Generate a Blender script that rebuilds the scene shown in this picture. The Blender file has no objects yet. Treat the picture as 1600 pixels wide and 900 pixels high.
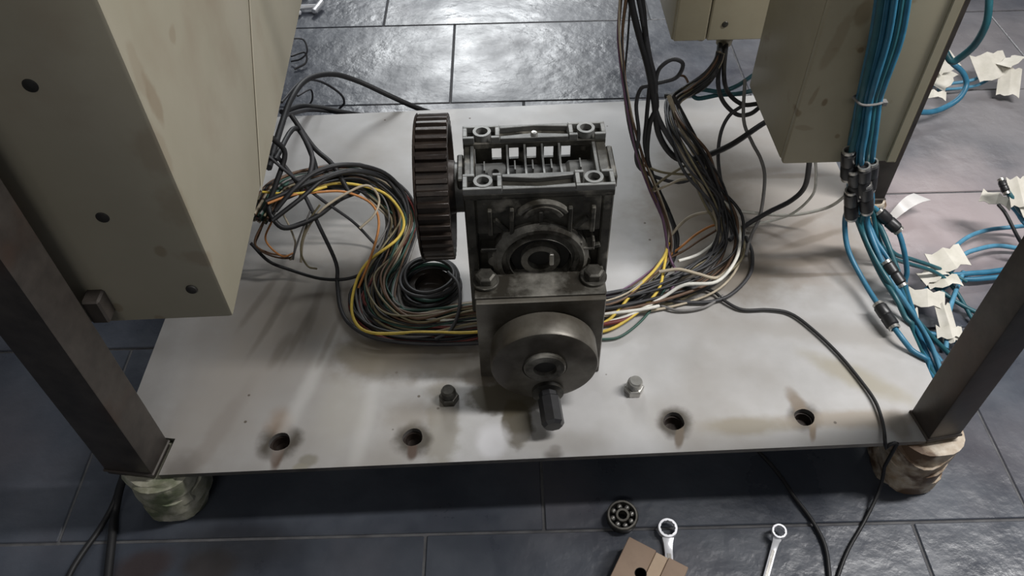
import bpy, bmesh, math, random
from mathutils import Vector, Matrix, noise
random.seed(7)
scene = bpy.context.scene
col = scene.collection
PI = math.pi

# ------------------------------------------------------------------ camera
FPX, PITCH, ROLL, CAMZ = 1244.9, 0.83413, -0.024976, 0.92
_R = Vector((1, 0, 0)); _U = Vector((0, math.sin(PITCH), math.cos(PITCH))); FW = Vector((0, math.cos(PITCH), -math.sin(PITCH)))
RT = _R*math.cos(ROLL) + _U*math.sin(ROLL)
UP = -_R*math.sin(ROLL) + _U*math.cos(ROLL)
CAM = Vector((0, 0, CAMZ))
cd = bpy.data.cameras.new('camera'); cam = bpy.data.objects.new('camera', cd); col.objects.link(cam)
cd.sensor_fit = 'HORIZONTAL'; cd.sensor_width = 36; cd.lens = FPX*36/1600; cd.clip_start = 0.01
m3 = Matrix((RT, UP, -FW)).transposed()
cam.matrix_world = Matrix.Translation(CAM) @ m3.to_4x4()
scene.camera = cam

# ------------------------------------------------------------------ world, lamps, exposure
w = bpy.data.worlds.new('room_ambient'); scene.world = w; w.use_nodes = True
w.node_tree.nodes['Background'].inputs[0].default_value = (0.72, 0.76, 0.84, 1)
w.node_tree.nodes['Background'].inputs[1].default_value = 0.095
def area(name, loc, target, sx, sy, energy, color):
    l = bpy.data.lights.new(name, 'AREA'); l.shape = 'RECTANGLE'; l.size = sx; l.size_y = sy; l.energy = energy; l.color = color
    o = bpy.data.objects.new(name, l); col.objects.link(o); o.location = loc
    o.rotation_euler = (Vector(target)-Vector(loc)).to_track_quat('-Z', 'Y').to_euler()
    return o
area('work_lamp', (1.08, 0.62, 1.55), (0.42, 0.66, 0.1), 0.12, 0.90, 32, (1.0, 0.98, 0.965))
area('ceiling_tube_lamp', (1.2, 3.5, 2.6), (1.0, 2.0, 0.0), 3.4, 0.15, 30, (0.96, 0.98, 1.0))
area('rear_fill_light', (-0.5, -1.7, 2.55), (0.0, 0.6, 0.2), 1.2, 0.2, 12, (1.0, 0.97, 0.92))  # unseen light added behind the camera to fill the front faces
area('far_window_light', (-0.25, 5.2, 2.3), (0.0, 1.2, 0.0), 1.3, 0.9, 85, (0.95, 0.98, 1.0))
scene.view_settings.view_transform = 'Standard'
scene.view_settings.look = 'None'
scene.view_settings.gamma = 1
scene.view_settings.use_curve_mapping = False
scene.view_settings.exposure = -0.06

# ------------------------------------------------------------------ pixel -> place helpers
def ray(x, y): return FW*FPX + RT*(x-800) + UP*(450-y)
def P(x, y, z=0.1):                       # point at height z
    d = ray(x, y); return CAM + d*((z-CAMZ)/d.z)
def PY(x, y, Y):                          # point at depth Y
    d = ray(x, y); return CAM + d*(Y/d.y)

# ------------------------------------------------------------------ materials
MATS = {}
def nmat(name, c1, c2=None, rough=0.6, metal=0.0, scale=30, detail=6, bump=0.0, bscale=None, rough2=None, contrast=(0.35, 0.65), world=True, c3=None, s3=4, t3=(0.55, 0.75)):
    m = bpy.data.materials.new(name); m.use_nodes = True; nt = m.node_tree; N = nt.nodes; L = nt.links
    b = N['Principled BSDF']; b.inputs['Roughness'].default_value = rough; b.inputs['Metallic'].default_value = metal
    c2 = c2 or c1
    geo = N.new('ShaderNodeNewGeometry')
    n = N.new('ShaderNodeTexNoise'); n.inputs['Scale'].default_value = scale; n.inputs['Detail'].default_value = detail; n.inputs['Roughness'].default_value = 0.6
    L.new(geo.outputs['Position'], n.inputs['Vector'])
    mr = N.new('ShaderNodeMapRange'); mr.inputs[1].default_value = contrast[0]; mr.inputs[2].default_value = contrast[1]
    L.new(n.outputs['Fac'], mr.inputs[0])
    mx = N.new('ShaderNodeMix'); mx.data_type = 'RGBA'; mx.inputs[6].default_value = (*c1, 1); mx.inputs[7].default_value = (*c2, 1)
    L.new(mr.outputs[0], mx.inputs[0]); out = mx.outputs[2]
    if c3:
        n3 = N.new('ShaderNodeTexNoise'); n3.inputs['Scale'].default_value = s3; n3.inputs['Detail'].default_value = 5
        L.new(geo.outputs['Position'], n3.inputs['Vector'])
        m3_ = N.new('ShaderNodeMapRange'); m3_.inputs[1].default_value = t3[0]; m3_.inputs[2].default_value = t3[1]; L.new(n3.outputs['Fac'], m3_.inputs[0])
        x3 = N.new('ShaderNodeMix'); x3.data_type = 'RGBA'; L.new(m3_.outputs[0], x3.inputs[0]); L.new(out, x3.inputs[6]); x3.inputs[7].default_value = (*c3, 1); out = x3.outputs[2]
    L.new(out, b.inputs['Base Color'])
    if rough2 is not None:
        rr = N.new('ShaderNodeMapRange'); rr.inputs[1].default_value = contrast[0]; rr.inputs[2].default_value = contrast[1]
        rr.inputs[3].default_value = rough; rr.inputs[4].default_value = rough2; L.new(n.outputs['Fac'], rr.inputs[0]); L.new(rr.outputs[0], b.inputs['Roughness'])
    if bump:
        nb = N.new('ShaderNodeTexNoise'); nb.inputs['Scale'].default_value = bscale or scale*2; nb.inputs['Detail'].default_value = 5
        L.new(geo.outputs['Position'], nb.inputs['Vector'])
        bp = N.new('ShaderNodeBump'); bp.inputs['Strength'].default_value = bump; bp.inputs['Distance'].default_value = 0.002
        L.new(nb.outputs['Fac'], bp.inputs['Height']); L.new(bp.outputs['Normal'], b.inputs['Normal'])
    MATS[name] = m; return m

def add_stains_and_light(m, patches, nscale=25, namp=0.9):
    """patches of stain or painted light: (centre xy, radii xy, angle, colour, strength, softness)"""
    nt = m.node_tree; N = nt.nodes; L = nt.links; b = N['Principled BSDF']
    src = b.inputs['Base Color'].links[0].from_socket
    geo = N.new('ShaderNodeNewGeometry'); n = N.new('ShaderNodeTexNoise'); n.inputs['Scale'].default_value = nscale; n.inputs['Detail'].default_value = 4
    L.new(geo.outputs['Position'], n.inputs['Vector'])
    na = N.new('ShaderNodeMath'); na.operation = 'MULTIPLY_ADD'; na.inputs[1].default_value = namp; na.inputs[2].default_value = -namp/2; L.new(n.outputs['Fac'], na.inputs[0])
    for (c, rr, ang, colr, st, soft) in patches:
        mp = N.new('ShaderNodeMapping'); mp.vector_type = 'TEXTURE'
        mp.inputs['Location'].default_value = (c[0], c[1], 0); mp.inputs['Rotation'].default_value = (0, 0, ang); mp.inputs['Scale'].default_value = (rr[0], rr[1], 1e6)
        L.new(geo.outputs['Position'], mp.inputs['Vector'])
        ln = N.new('ShaderNodeVectorMath'); ln.operation = 'LENGTH'; L.new(mp.outputs[0], ln.inputs[0])
        ad = N.new('ShaderNodeMath'); ad.operation = 'ADD'; L.new(ln.outputs['Value'], ad.inputs[0]); L.new(na.outputs[0], ad.inputs[1])
        mr = N.new('ShaderNodeMapRange'); mr.interpolation_type = 'SMOOTHSTEP'; mr.inputs[1].default_value = 1+soft; mr.inputs[2].default_value = 1-soft; mr.inputs[3].default_value = 0; mr.inputs[4].default_value = st
        L.new(ad.outputs[0], mr.inputs[0])
        mx = N.new('ShaderNodeMix'); mx.data_type = 'RGBA'; L.new(mr.outputs[0], mx.inputs[0]); L.new(src, mx.inputs[6]); mx.inputs[7].default_value = (*colr, 1); src = mx.outputs[2]
    L.new(src, b.inputs['Base Color'])

# ------------------------------------------------------------------ mesh builder
ORI = {}
class MB:
    def __init__(s, M=None): s.v = []; s.f = []; s.M = M or Matrix()
    def add(s, vs, fs):
        o = len(s.v); s.v += [s.M @ Vector(q) for q in vs]; s.f += [tuple(i+o for i in f) for f in fs]; return s
    def box(s, x0, x1, y0, y1, z0, z1):
        return s.add([(x0,y0,z0),(x1,y0,z0),(x1,y1,z0),(x0,y1,z0),(x0,y0,z1),(x1,y0,z1),(x1,y1,z1),(x0,y1,z1)],
                     [(0,3,2,1),(4,5,6,7),(0,1,5,4),(1,2,6,5),(2,3,7,6),(3,0,4,7)])
    def prism(s, poly, z0, z1):
        n = len(poly); a = sum(poly[i][0]*poly[(i+1)%n][1]-poly[(i+1)%n][0]*poly[i][1] for i in range(n))
        if a < 0: poly = poly[::-1]
        return s.add([(p[0],p[1],z0) for p in poly]+[(p[0],p[1],z1) for p in poly],
                     [tuple(range(n))[::-1], tuple(range(n,2*n))]+[(i,(i+1)%n,n+(i+1)%n,n+i) for i in range(n)])
    def lathe(s, prof, o=(0,0,0), axis=(0,0,1), n=24, closed=False, start=0.0, sweep=2*PI):
        """prof: (radius, height) pairs; closed joins last to first"""
        q = Vector((0,0,1)).rotation_difference(Vector(axis).normalized()).to_matrix()
        o = Vector(o); vs = []; fs = []; k = len(prof); full = abs(sweep-2*PI) < 1e-6; nn = n if full else n+1
        for i in range(nn):
            a = start+sweep*i/n
            for (r, h) in prof: vs.append(o + q @ Vector((r*math.cos(a), r*math.sin(a), h)))
        for i in range(n):
            j = (i+1) % nn
            for t in range(k if closed else k-1):
                u = (t+1) % k; fs.append((i*k+t, j*k+t, j*k+u, i*k+u))
        if not closed:
            if prof[0][0] > 1e-6 and full: fs.append(tuple(i*k for i in range(n))[::-1])
            if prof[-1][0] > 1e-6 and full: fs.append(tuple(i*k+k-1 for i in range(n)))
        elif not full:
            fs.append(tuple(range(k))); fs.append(tuple((nn-1)*k+t for t in range(k))[::-1])
        return s.add(vs, fs)
    def cyl(s, p0, p1, r, r1=None, n=16):
        p0 = Vector(p0); d = Vector(p1)-p0; return s.lathe([(r,0),(r if r1 is None else r1, d.length)], p0, d, n)
    def ringx(s, o, axis, r0, r1, h, n=24):
        return s.lathe([(r0,0),(r1,0),(r1,h),(r0,h)], o, axis, n, closed=True)
    def tube(s, pts, r, k=7, sub=6):
        c = crom(pts, sub) if sub > 1 else [Vector(p) for p in pts]
        t = [(c[min(i+1,len(c)-1)]-c[max(i-1,0)]).normalized() for i in range(len(c))]
        nrm = t[0].orthogonal().normalized(); vs = []; fs = []
        for i in range(len(c)):
            nrm = (nrm - t[i]*nrm.dot(t[i])).normalized(); bn = t[i].cross(nrm)
            for j in range(k):
                a = 2*PI*j/k; vs.append(c[i]+nrm*(r*math.cos(a))+bn*(r*math.sin(a)))
        for i in range(len(c)-1):
            for j in range(k): fs.append((i*k+j, i*k+(j+1)%k, (i+1)*k+(j+1)%k, (i+1)*k+j))
        fs.append(tuple(range(k))[::-1]); fs.append(tuple((len(c)-1)*k+j for j in range(k)))
        return s.add(vs, fs)
    def build(s, name, mat, parent=None, label=None, cat=None, group=None, kind=None, bevel=0, seg=1, smooth=35, origin=None):
        xs = [q.x for q in s.v]; ys = [q.y for q in s.v]; zs = [q.z for q in s.v]
        o = Vector(origin) if origin is not None else Vector(((min(xs)+max(xs))/2, (min(ys)+max(ys))/2, min(zs)))
        me = bpy.data.meshes.new(name); me.from_pydata([q-o for q in s.v], [], s.f)
        bm = bmesh.new(); bm.from_mesh(me); bmesh.ops.recalc_face_normals(bm, faces=bm.faces)
        if bevel:
            ed = [e for e in bm.edges if len(e.link_faces) == 2 and e.calc_face_angle(0) > 0.6]
            bmesh.ops.bevel(bm, geom=ed, offset=bevel, segments=seg, affect='EDGES', profile=0.6)
        bm.to_mesh(me); bm.free()
        if smooth: 
            for p in me.polygons: p.use_smooth = True
            me.set_sharp_from_angle(angle=math.radians(smooth))
        me.materials.append(MATS[mat])
        ob = bpy.data.objects.new(name, me); col.objects.link(ob); ORI[ob.name] = o
        if parent is not None: ob.parent = parent; ob.location = o - ORI[parent.name]
        else: ob.location = o
        tag(ob, label, cat, group, kind); return ob
def crom(pts, sub):
    p = [Vector(q) for q in pts]; p = [p[0]*2-p[1]]+p+[p[-1]*2-p[-2]]; out = []
    for i in range(1, len(p)-2):
        a, b, c, d = p[i-1], p[i], p[i+1], p[i+2]
        for j in range(sub):
            t = j/sub; out.append(0.5*((2*b)+(c-a)*t+(2*a-5*b+4*c-d)*t*t+(3*b-a-3*c+d)*t**3))
    out.append(p[-2].copy()); return out
def rise(p0, p1):
    """three points that carry a hanging strand on upwards from its end p0 (p1 = its next point)"""
    t = (p0-p1).normalized(); a = p0+t*0.07; u = (t+Vector((0,0,1))).normalized(); b = a+u*0.09; return [b+Vector((0,0,0.14)), b, a]
def tag(o, label=None, cat=None, group=None, kind=None):
    if label: o['label'] = label
    if cat: o['category'] = cat
    if group: o['group'] = group
    if kind: o['kind'] = kind
def empty(name, loc, label, cat, group=None):
    e = bpy.data.objects.new(name, None); col.objects.link(e); e.location = loc; e.empty_display_size = 0.02; ORI[e.name] = Vector(loc); tag(e, label, cat, group); return e

# ------------------------------------------------------------------ material list
nmat('tile', (0.042,0.048,0.062), (0.074,0.083,0.102), rough=0.24, rough2=0.45, scale=7, detail=8, bump=1.0, bscale=30, c3=(0.11,0.10,0.11), s3=3, t3=(0.5,0.8))
nmat('grout', (0.07,0.07,0.074), (0.12,0.12,0.124), rough=0.9, scale=40)
nmat('plate', (0.41,0.404,0.396), (0.49,0.487,0.484), rough=0.42, rough2=0.55, metal=0.15, scale=9, detail=8, bump=0.05, bscale=60, c3=(0.32,0.30,0.275), s3=6, t3=(0.48,0.76))
nmat('plate_edge', (0.10,0.095,0.09), (0.17,0.16,0.15), rough=0.5, metal=0.4, scale=40)
nmat('leg_steel', (0.042,0.036,0.032), (0.072,0.062,0.054), rough=0.45, metal=0.35, scale=35, bump=0.1, c3=(0.075,0.045,0.032), s3=9, t3=(0.5,0.7))
nmat('foot_tape_pale', (0.20,0.20,0.135), (0.48,0.46,0.38), rough=0.6, scale=38, detail=7, bump=0.5, bscale=60, c3=(0.12,0.14,0.08), s3=22, t3=(0.5,0.62))
nmat('foot_tape_brown', (0.30,0.21,0.125), (0.58,0.52,0.43), rough=0.5, scale=38, detail=7, bump=0.5, bscale=60, c3=(0.11,0.065,0.035), s3=30, t3=(0.46,0.58))
nmat('cabinet_paint', (0.31,0.285,0.215), (0.35,0.32,0.25), rough=0.55, scale=6, detail=8, c3=(0.27,0.225,0.165), s3=8, t3=(0.56,0.82))
nmat('box_paint', (0.33,0.295,0.205), (0.38,0.345,0.25), rough=0.5, scale=8, detail=8, c3=(0.22,0.16,0.09), s3=24, t3=(0.66,0.78))
nmat('cast_dark', (0.016,0.015,0.012), (0.070,0.066,0.054), rough=0.5, rough2=0.38, metal=0.2, scale=34, detail=8, bump=0.3, bscale=90, c3=(0.19,0.178,0.15), s3=38, t3=(0.58,0.70))
nmat('cast_grey', (0.075,0.077,0.074), (0.15,0.15,0.142), rough=0.45, metal=0.35, scale=30, detail=7, bump=0.2, bscale=100)
nmat('cast_light', (0.11,0.112,0.108), (0.21,0.21,0.20), rough=0.42, metal=0.3, scale=30, detail=7, bump=0.2, bscale=100)  # paler casting: lit edges of pocket walls and bosses put into the colour
nmat('cast_worn', (0.035,0.031,0.024), (0.27,0.26,0.23), rough=0.42, metal=0.4, scale=26, detail=8, bump=0.15, bscale=80, contrast=(0.42,0.68))
nmat('pulley_rust', (0.016,0.011,0.009), (0.036,0.026,0.020), rough=0.42, metal=0.3, scale=40, bump=0.25, bscale=90)
nmat('steel_plate', (0.075,0.065,0.050), (0.17,0.16,0.138), rough=0.4, metal=0.4, scale=16, detail=8, bump=0.12, bscale=70, c3=(0.040,0.033,0.025), s3=14, t3=(0.48,0.66))
nmat('steel_bright', (0.42,0.41,0.38), (0.55,0.54,0.51), rough=0.3, metal=0.8, scale=60)
nmat('bolt_dark', (0.045,0.042,0.036), (0.12,0.115,0.10), rough=0.35, metal=0.6, scale=70)
nmat('chrome', (0.78,0.79,0.83), (0.86,0.87,0.90), rough=0.25, metal=0.35, scale=60)
nmat('black_hole', (0.010,0.010,0.009), (0.02,0.018,0.016), rough=0.7, scale=60)
nmat('rubber_black', (0.013,0.013,0.014), (0.022,0.022,0.024), rough=0.38, scale=50)
nmat('wood', (0.235,0.165,0.118), (0.29,0.21,0.15), rough=0.7, scale=30, detail=7, c3=(0.24,0.165,0.115), s3=30, t3=(0.5,0.7))
nmat('wood_pale', (0.38,0.28,0.195), (0.43,0.325,0.23), rough=0.7, scale=40, detail=7)
nmat('paper', (0.56,0.535,0.46), (0.68,0.65,0.58), rough=0.8, scale=40, detail=6)
nmat('clear_tape', (0.62,0.60,0.58), (0.70,0.68,0.66), rough=0.35, scale=40)
WC = {'black': (0.012,0.012,0.013), 'charcoal': (0.032,0.032,0.035), 'grey': (0.15,0.145,0.14), 'green': (0.018,0.060,0.045), 'brown': (0.10,0.055,0.030),
      'olive': (0.17,0.145,0.085), 'white': (0.58,0.57,0.52), 'red': (0.13,0.025,0.022), 'yellow': (0.55,0.40,0.06), 'beige': (0.36,0.31,0.23), 'orange': (0.42,0.17,0.045),
      'purple': (0.12,0.06,0.11), 'blue': (0.028,0.14,0.23), 'teal': (0.016,0.085,0.105), 'cyan': (0.07,0.22,0.33)}
for k, c in WC.items(): nmat('wire_'+k, c, tuple(min(1, x*1.35) for x in c), rough=0.42 if k in ('blue','teal','cyan') else 0.55, scale=60)

# ================================================================== THE SETTING
# floor: mortar bed with slate tiles 0.6 x 0.3 m laid on it
TW, TD, G = 0.594, 0.30, 0.0036
FL = MB().box(-2.2, 3.0, 0.0, 3.3, -0.03, -0.0022).build('floor', 'grout', kind='structure', smooth=0)
ROW0 = 0.4329                      # front edge of a row of tiles
tile_me = {}
rows = range(-1, 9)
offs = {0: 0.0, -1: -0.15}
k = 0
for r in rows:
    y0 = ROW0 + r*TD
    if r >= 9: continue
    # first joint of each row
    if r == 0: x0 = -0.562
    elif r == -1: x0 = -0.113
    elif r == 3: x0 = -0.113
    elif r == 4: x0 = -0.272
    else: x0 = [-0.562, -0.113][r % 2]
    c = math.floor((-2.0-x0)/TW)
    for j in range(9):
        xa = x0 + (c+j)*TW
        if xa > 2.6: break
        var = random.randrange(4)
        if var not in tile_me:
            b = MB(); hw, hd = (TW-G)/2, (TD-G)/2; dz = random.uniform(-0.0006, 0.0003)
            b.box(-hw, hw, -hd, hd, -0.0030, dz)
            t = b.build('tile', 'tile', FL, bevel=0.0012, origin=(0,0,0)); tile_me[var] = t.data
            ob = t
        else:
            ob = bpy.data.objects.new('tile', tile_me[var]); col.objects.link(ob); ob.parent = FL
        ob.location = Vector((xa+TW/2, y0+TD/2, 0)) - ORI['floor']
        ob.rotation_euler = (random.uniform(-1,1)*0.0008, random.uniform(-1,1)*0.0006, 0)
add_stains_and_light(MATS['tile'], [
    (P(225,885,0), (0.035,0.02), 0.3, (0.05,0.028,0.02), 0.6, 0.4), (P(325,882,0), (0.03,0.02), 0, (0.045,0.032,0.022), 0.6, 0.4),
    (P(370,850,0), (0.07,0.03), 0, (0.02,0.02,0.022), 0.6, 0.5), (P(1480,340,0), (0.17,0.13), 0.4, (0.42,0.35,0.35), 0.8, 0.7),  # pale right patch: stain plus floor sheen put into the colour
    (P(700,90,0), (0.16,0.16), 0.5, (0.20,0.205,0.21), 0.45, 0.7), (P(1010,0,0), (0.4,0.2), 0, (0.16,0.165,0.17), 0.4, 0.7),  # pale patches: reflections on the rear floor painted into the tiles
    (P(1500,130,0), (0.3,0.3), 0, (0.28,0.26,0.26), 0.65, 0.8)], nscale=11, namp=1.3)  # sheen of the right rear floor, also painted

# ================================================================== MACHINE FRAME
FLc, FRc = P(160,749,0.1), P(1492,689,0.1)
PL = [Vector((-0.478,0.4645)), Vector((0.520,0.4860)), Vector((0.527,1.1905)), Vector((-0.462,1.157))]
PTOP, PTH = 0.100, 0.007
frame = empty('machine_frame', ((PL[0].x+PL[1].x)/2, 0.8, 0.0), 'steel machine frame with a stained pale base plate on square legs', 'machine frame')
holes = [(437,690,0.0125), (645,683,0.0120), (1053,658,0.0125), (1257,652,0.0120)]
cu = bpy.data.curves.new('base_plate', 'CURVE'); cu.dimensions = '2D'; cu.fill_mode = 'BOTH'; cu.extrude = PTH/2
def spline(pts):
    s = cu.splines.new('POLY'); s.points.add(len(pts)-1); s.use_cyclic_u = True
    for q, p in zip(s.points, pts): q.co = (p[0], p[1], 0, 1)
# front-left edge has small wear; corners kept square
spline([(-0.4135,0.4658), (0.4812,0.4852), (0.4752,0.5262), (0.5205,0.5335), PL[2], PL[3], (-0.4745,0.5235), (-0.4070,0.5140)])
hc = []
for (x, y, r) in holes:
    c = P(x, y, PTOP); hc.append((c, r)); spline([(c.x+r*(1+0.06*math.sin(3*a+x))*math.cos(a), c.y+r*(1+0.05*math.cos(2*a+y))*math.sin(a)) for a in [2*PI*i/20 for i in range(20)]])
tmp = bpy.data.objects.new('plate_outline', cu); col.objects.link(tmp)
dg = bpy.context.evaluated_depsgraph_get(); me = bpy.data.meshes.new_from_object(tmp.evaluated_get(dg)); bpy.data.objects.remove(tmp)
me.name = 'base_plate'; me.materials.clear(); me.materials.append(MATS['plate']); me.materials.append(MATS['plate_edge'])
for p in me.polygons: p.material_index = 0 if abs(p.normal.z) > 0.7 else 1
pl = bpy.data.objects.new('base_plate', me); col.objects.link(pl); pl.parent = frame; ORI[pl.name] = Vector((0,0,PTOP-PTH/2)); pl.location = ORI[pl.name]-ORI[frame.name]
pl['label'] = 'pale stained base plate with four drilled holes'
for (c, r) in hc:
    MB().lathe([(0.0,0.0),(r+0.006,0.0),(r+0.006,0.0148),(r*0.8,0.0148),(r*0.72,0.004),(0.0,0.004)], (c.x,c.y,PTOP-PTH-0.0152), (0,0,1), 20).build('hole_light_stop', 'pulley_rust', frame)  # closed cup added under each hole to stop light passing through
oil = (0.055,0.045,0.032); brown = (0.125,0.102,0.07); grime = (0.30,0.27,0.23)
st = []
st.append(((-0.33,0.62), (0.22,0.30), 0.2, (0.26,0.243,0.222), 0.65, 0.7))  # dimmer light on the left put into the colour, together with grime
def S(px, py, rx, ry, a=0, c=brown, s=0.7, soft=0.4): st.append((P(px,py,PTOP), (rx,ry), a, c, min(0.92, s*1.25), soft))
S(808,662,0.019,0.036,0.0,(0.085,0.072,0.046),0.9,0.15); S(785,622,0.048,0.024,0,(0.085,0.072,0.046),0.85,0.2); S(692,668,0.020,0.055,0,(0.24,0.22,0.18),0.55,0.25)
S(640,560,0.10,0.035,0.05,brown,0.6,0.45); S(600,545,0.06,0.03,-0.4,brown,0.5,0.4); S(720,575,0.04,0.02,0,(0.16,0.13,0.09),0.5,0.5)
S(437,690,0.023,0.025,0,oil,0.9,0.35); S(433,712,0.007,0.020,0,(0.09,0.055,0.035),0.85,0.35); S(437,660,0.015,0.018,0,(0.27,0.21,0.16),0.6,0.6)
S(645,685,0.021,0.022,0,oil,0.9,0.35); S(644,703,0.006,0.014,0,(0.08,0.05,0.035),0.8,0.35); S(640,650,0.03,0.018,0,(0.22,0.19,0.15),0.4,0.7)
S(1053,660,0.020,0.020,0,oil,0.9,0.35); S(1062,681,0.005,0.016,-0.3,(0.14,0.11,0.08),0.8,0.35)
S(1257,652,0.019,0.019,0,oil,0.85,0.4); S(1247,632,0.009,0.022,0.2,(0.20,0.16,0.12),0.7,0.45); S(1270,672,0.004,0.014,-0.3,(0.2,0.15,0.1),0.7,0.4)
S(1170,665,0.055,0.012,0,(0.28,0.25,0.195),0.7,0.5); S(1335,655,0.08,0.012,0,(0.30,0.255,0.20),0.6,0.5)  # brownish bands that also carry the right leg's soft shadow
S(480,720,0.012,0.009,0,(0.2,0.185,0.15),0.7,0.3); S(470,730,0.010,0.006,0,(0.24,0.22,0.17),0.6,0.3)
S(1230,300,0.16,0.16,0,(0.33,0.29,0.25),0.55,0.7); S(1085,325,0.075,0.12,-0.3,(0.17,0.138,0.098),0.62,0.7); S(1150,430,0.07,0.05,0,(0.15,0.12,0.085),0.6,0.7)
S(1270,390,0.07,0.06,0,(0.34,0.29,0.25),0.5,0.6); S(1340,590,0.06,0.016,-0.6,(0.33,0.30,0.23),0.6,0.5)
S(470,470,0.10,0.08,0.3,(0.33,0.295,0.25),0.6,0.7); S(380,590,0.05,0.12,-0.4,(0.33,0.30,0.265),0.4,0.7); S(330,690,0.012,0.09,-0.35,(0.27,0.245,0.22),0.5,0.5)
S(478,610,0.009,0.09,-0.25,(0.55,0.54,0.52),0.35,0.8); S(570,660,0.009,0.06,-0.1,(0.55,0.54,0.52),0.3,0.8); S(535,640,0.030,0.05,0,(0.34,0.32,0.28),0.4,0.5); S(770,690,0.018,0.025,0,(0.66,0.66,0.68),0.6,0.4); S(585,340,0.07,0.10,0,(0.31,0.285,0.255),0.4,0.7)
S(1310,520,0.16,0.02,-0.15,(0.33,0.31,0.285),0.5,0.6); S(865,710,0.010,0.006,0,oil,0.6,0.6); S(868,700,0.006,0.004,0,oil,0.6,0.6)
S(870,690,0.05,0.015,0,(0.33,0.315,0.295),0.5,0.6); S(278,745,0.02,0.03,0,(0.16,0.145,0.13),0.6,0.6); S(1405,668,0.012,0.022,0,(0.18,0.16,0.135),0.7,0.5)
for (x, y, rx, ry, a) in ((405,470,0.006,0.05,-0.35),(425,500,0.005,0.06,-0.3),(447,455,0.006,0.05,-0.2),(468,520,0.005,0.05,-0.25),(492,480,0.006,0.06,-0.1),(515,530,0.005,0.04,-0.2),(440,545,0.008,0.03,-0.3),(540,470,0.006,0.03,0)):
    S(x, y, rx, ry, a, (0.20,0.178,0.15), 0.55, 0.55)  # thin streaks: painted shadows of the left wires, mixed with grime
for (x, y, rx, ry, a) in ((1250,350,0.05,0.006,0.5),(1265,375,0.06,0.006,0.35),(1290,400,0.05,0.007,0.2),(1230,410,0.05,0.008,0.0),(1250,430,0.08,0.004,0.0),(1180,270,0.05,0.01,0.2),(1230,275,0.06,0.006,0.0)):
    S(x, y, rx, ry, a, (0.22,0.185,0.15), 0.6, 0.5)  # streaks painting the blue hoses' shadows, along with grime by the loom
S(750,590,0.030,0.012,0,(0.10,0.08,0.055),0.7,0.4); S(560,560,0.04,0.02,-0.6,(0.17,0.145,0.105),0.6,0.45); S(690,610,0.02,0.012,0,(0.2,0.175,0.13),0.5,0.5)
add_stains_and_light(MATS['plate'], st, nscale=45, namp=0.85)
# fine dark specks on the plate sheet
nt = MATS['plate'].node_tree; N = nt.nodes; L = nt.links; b_ = N['Principled BSDF']
vo = N.new('ShaderNodeTexVoronoi'); vo.inputs['Scale'].default_value = 34; vo.inputs['Randomness'].default_value = 1
ge = N.new('ShaderNodeNewGeometry'); L.new(ge.outputs['Position'], vo.inputs['Vector'])
m1 = N.new('ShaderNodeMapRange'); m1.inputs[1].default_value = 0.075; m1.inputs[2].default_value = 0.05; L.new(vo.outputs['Distance'], m1.inputs[0])
sx = N.new('ShaderNodeSeparateColor'); L.new(vo.outputs['Color'], sx.inputs[0])
m2 = N.new('ShaderNodeMath'); m2.operation = 'GREATER_THAN'; m2.inputs[1].default_value = 0.72; L.new(sx.outputs[0], m2.inputs[0])
m4 = N.new('ShaderNodeMath'); m4.operation = 'MULTIPLY'; L.new(m1.outputs[0], m4.inputs[0]); L.new(m2.outputs[0], m4.inputs[1])
mx = N.new('ShaderNodeMix'); mx.data_type = 'RGBA'; L.new(m4.outputs[0], mx.inputs[0]); L.new(b_.inputs['Base Color'].links[0].from_socket, mx.inputs[6]); mx.inputs[7].default_value = (0.13,0.11,0.09,1)
L.new(mx.outputs[2], b_.inputs['Base Color'])

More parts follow.
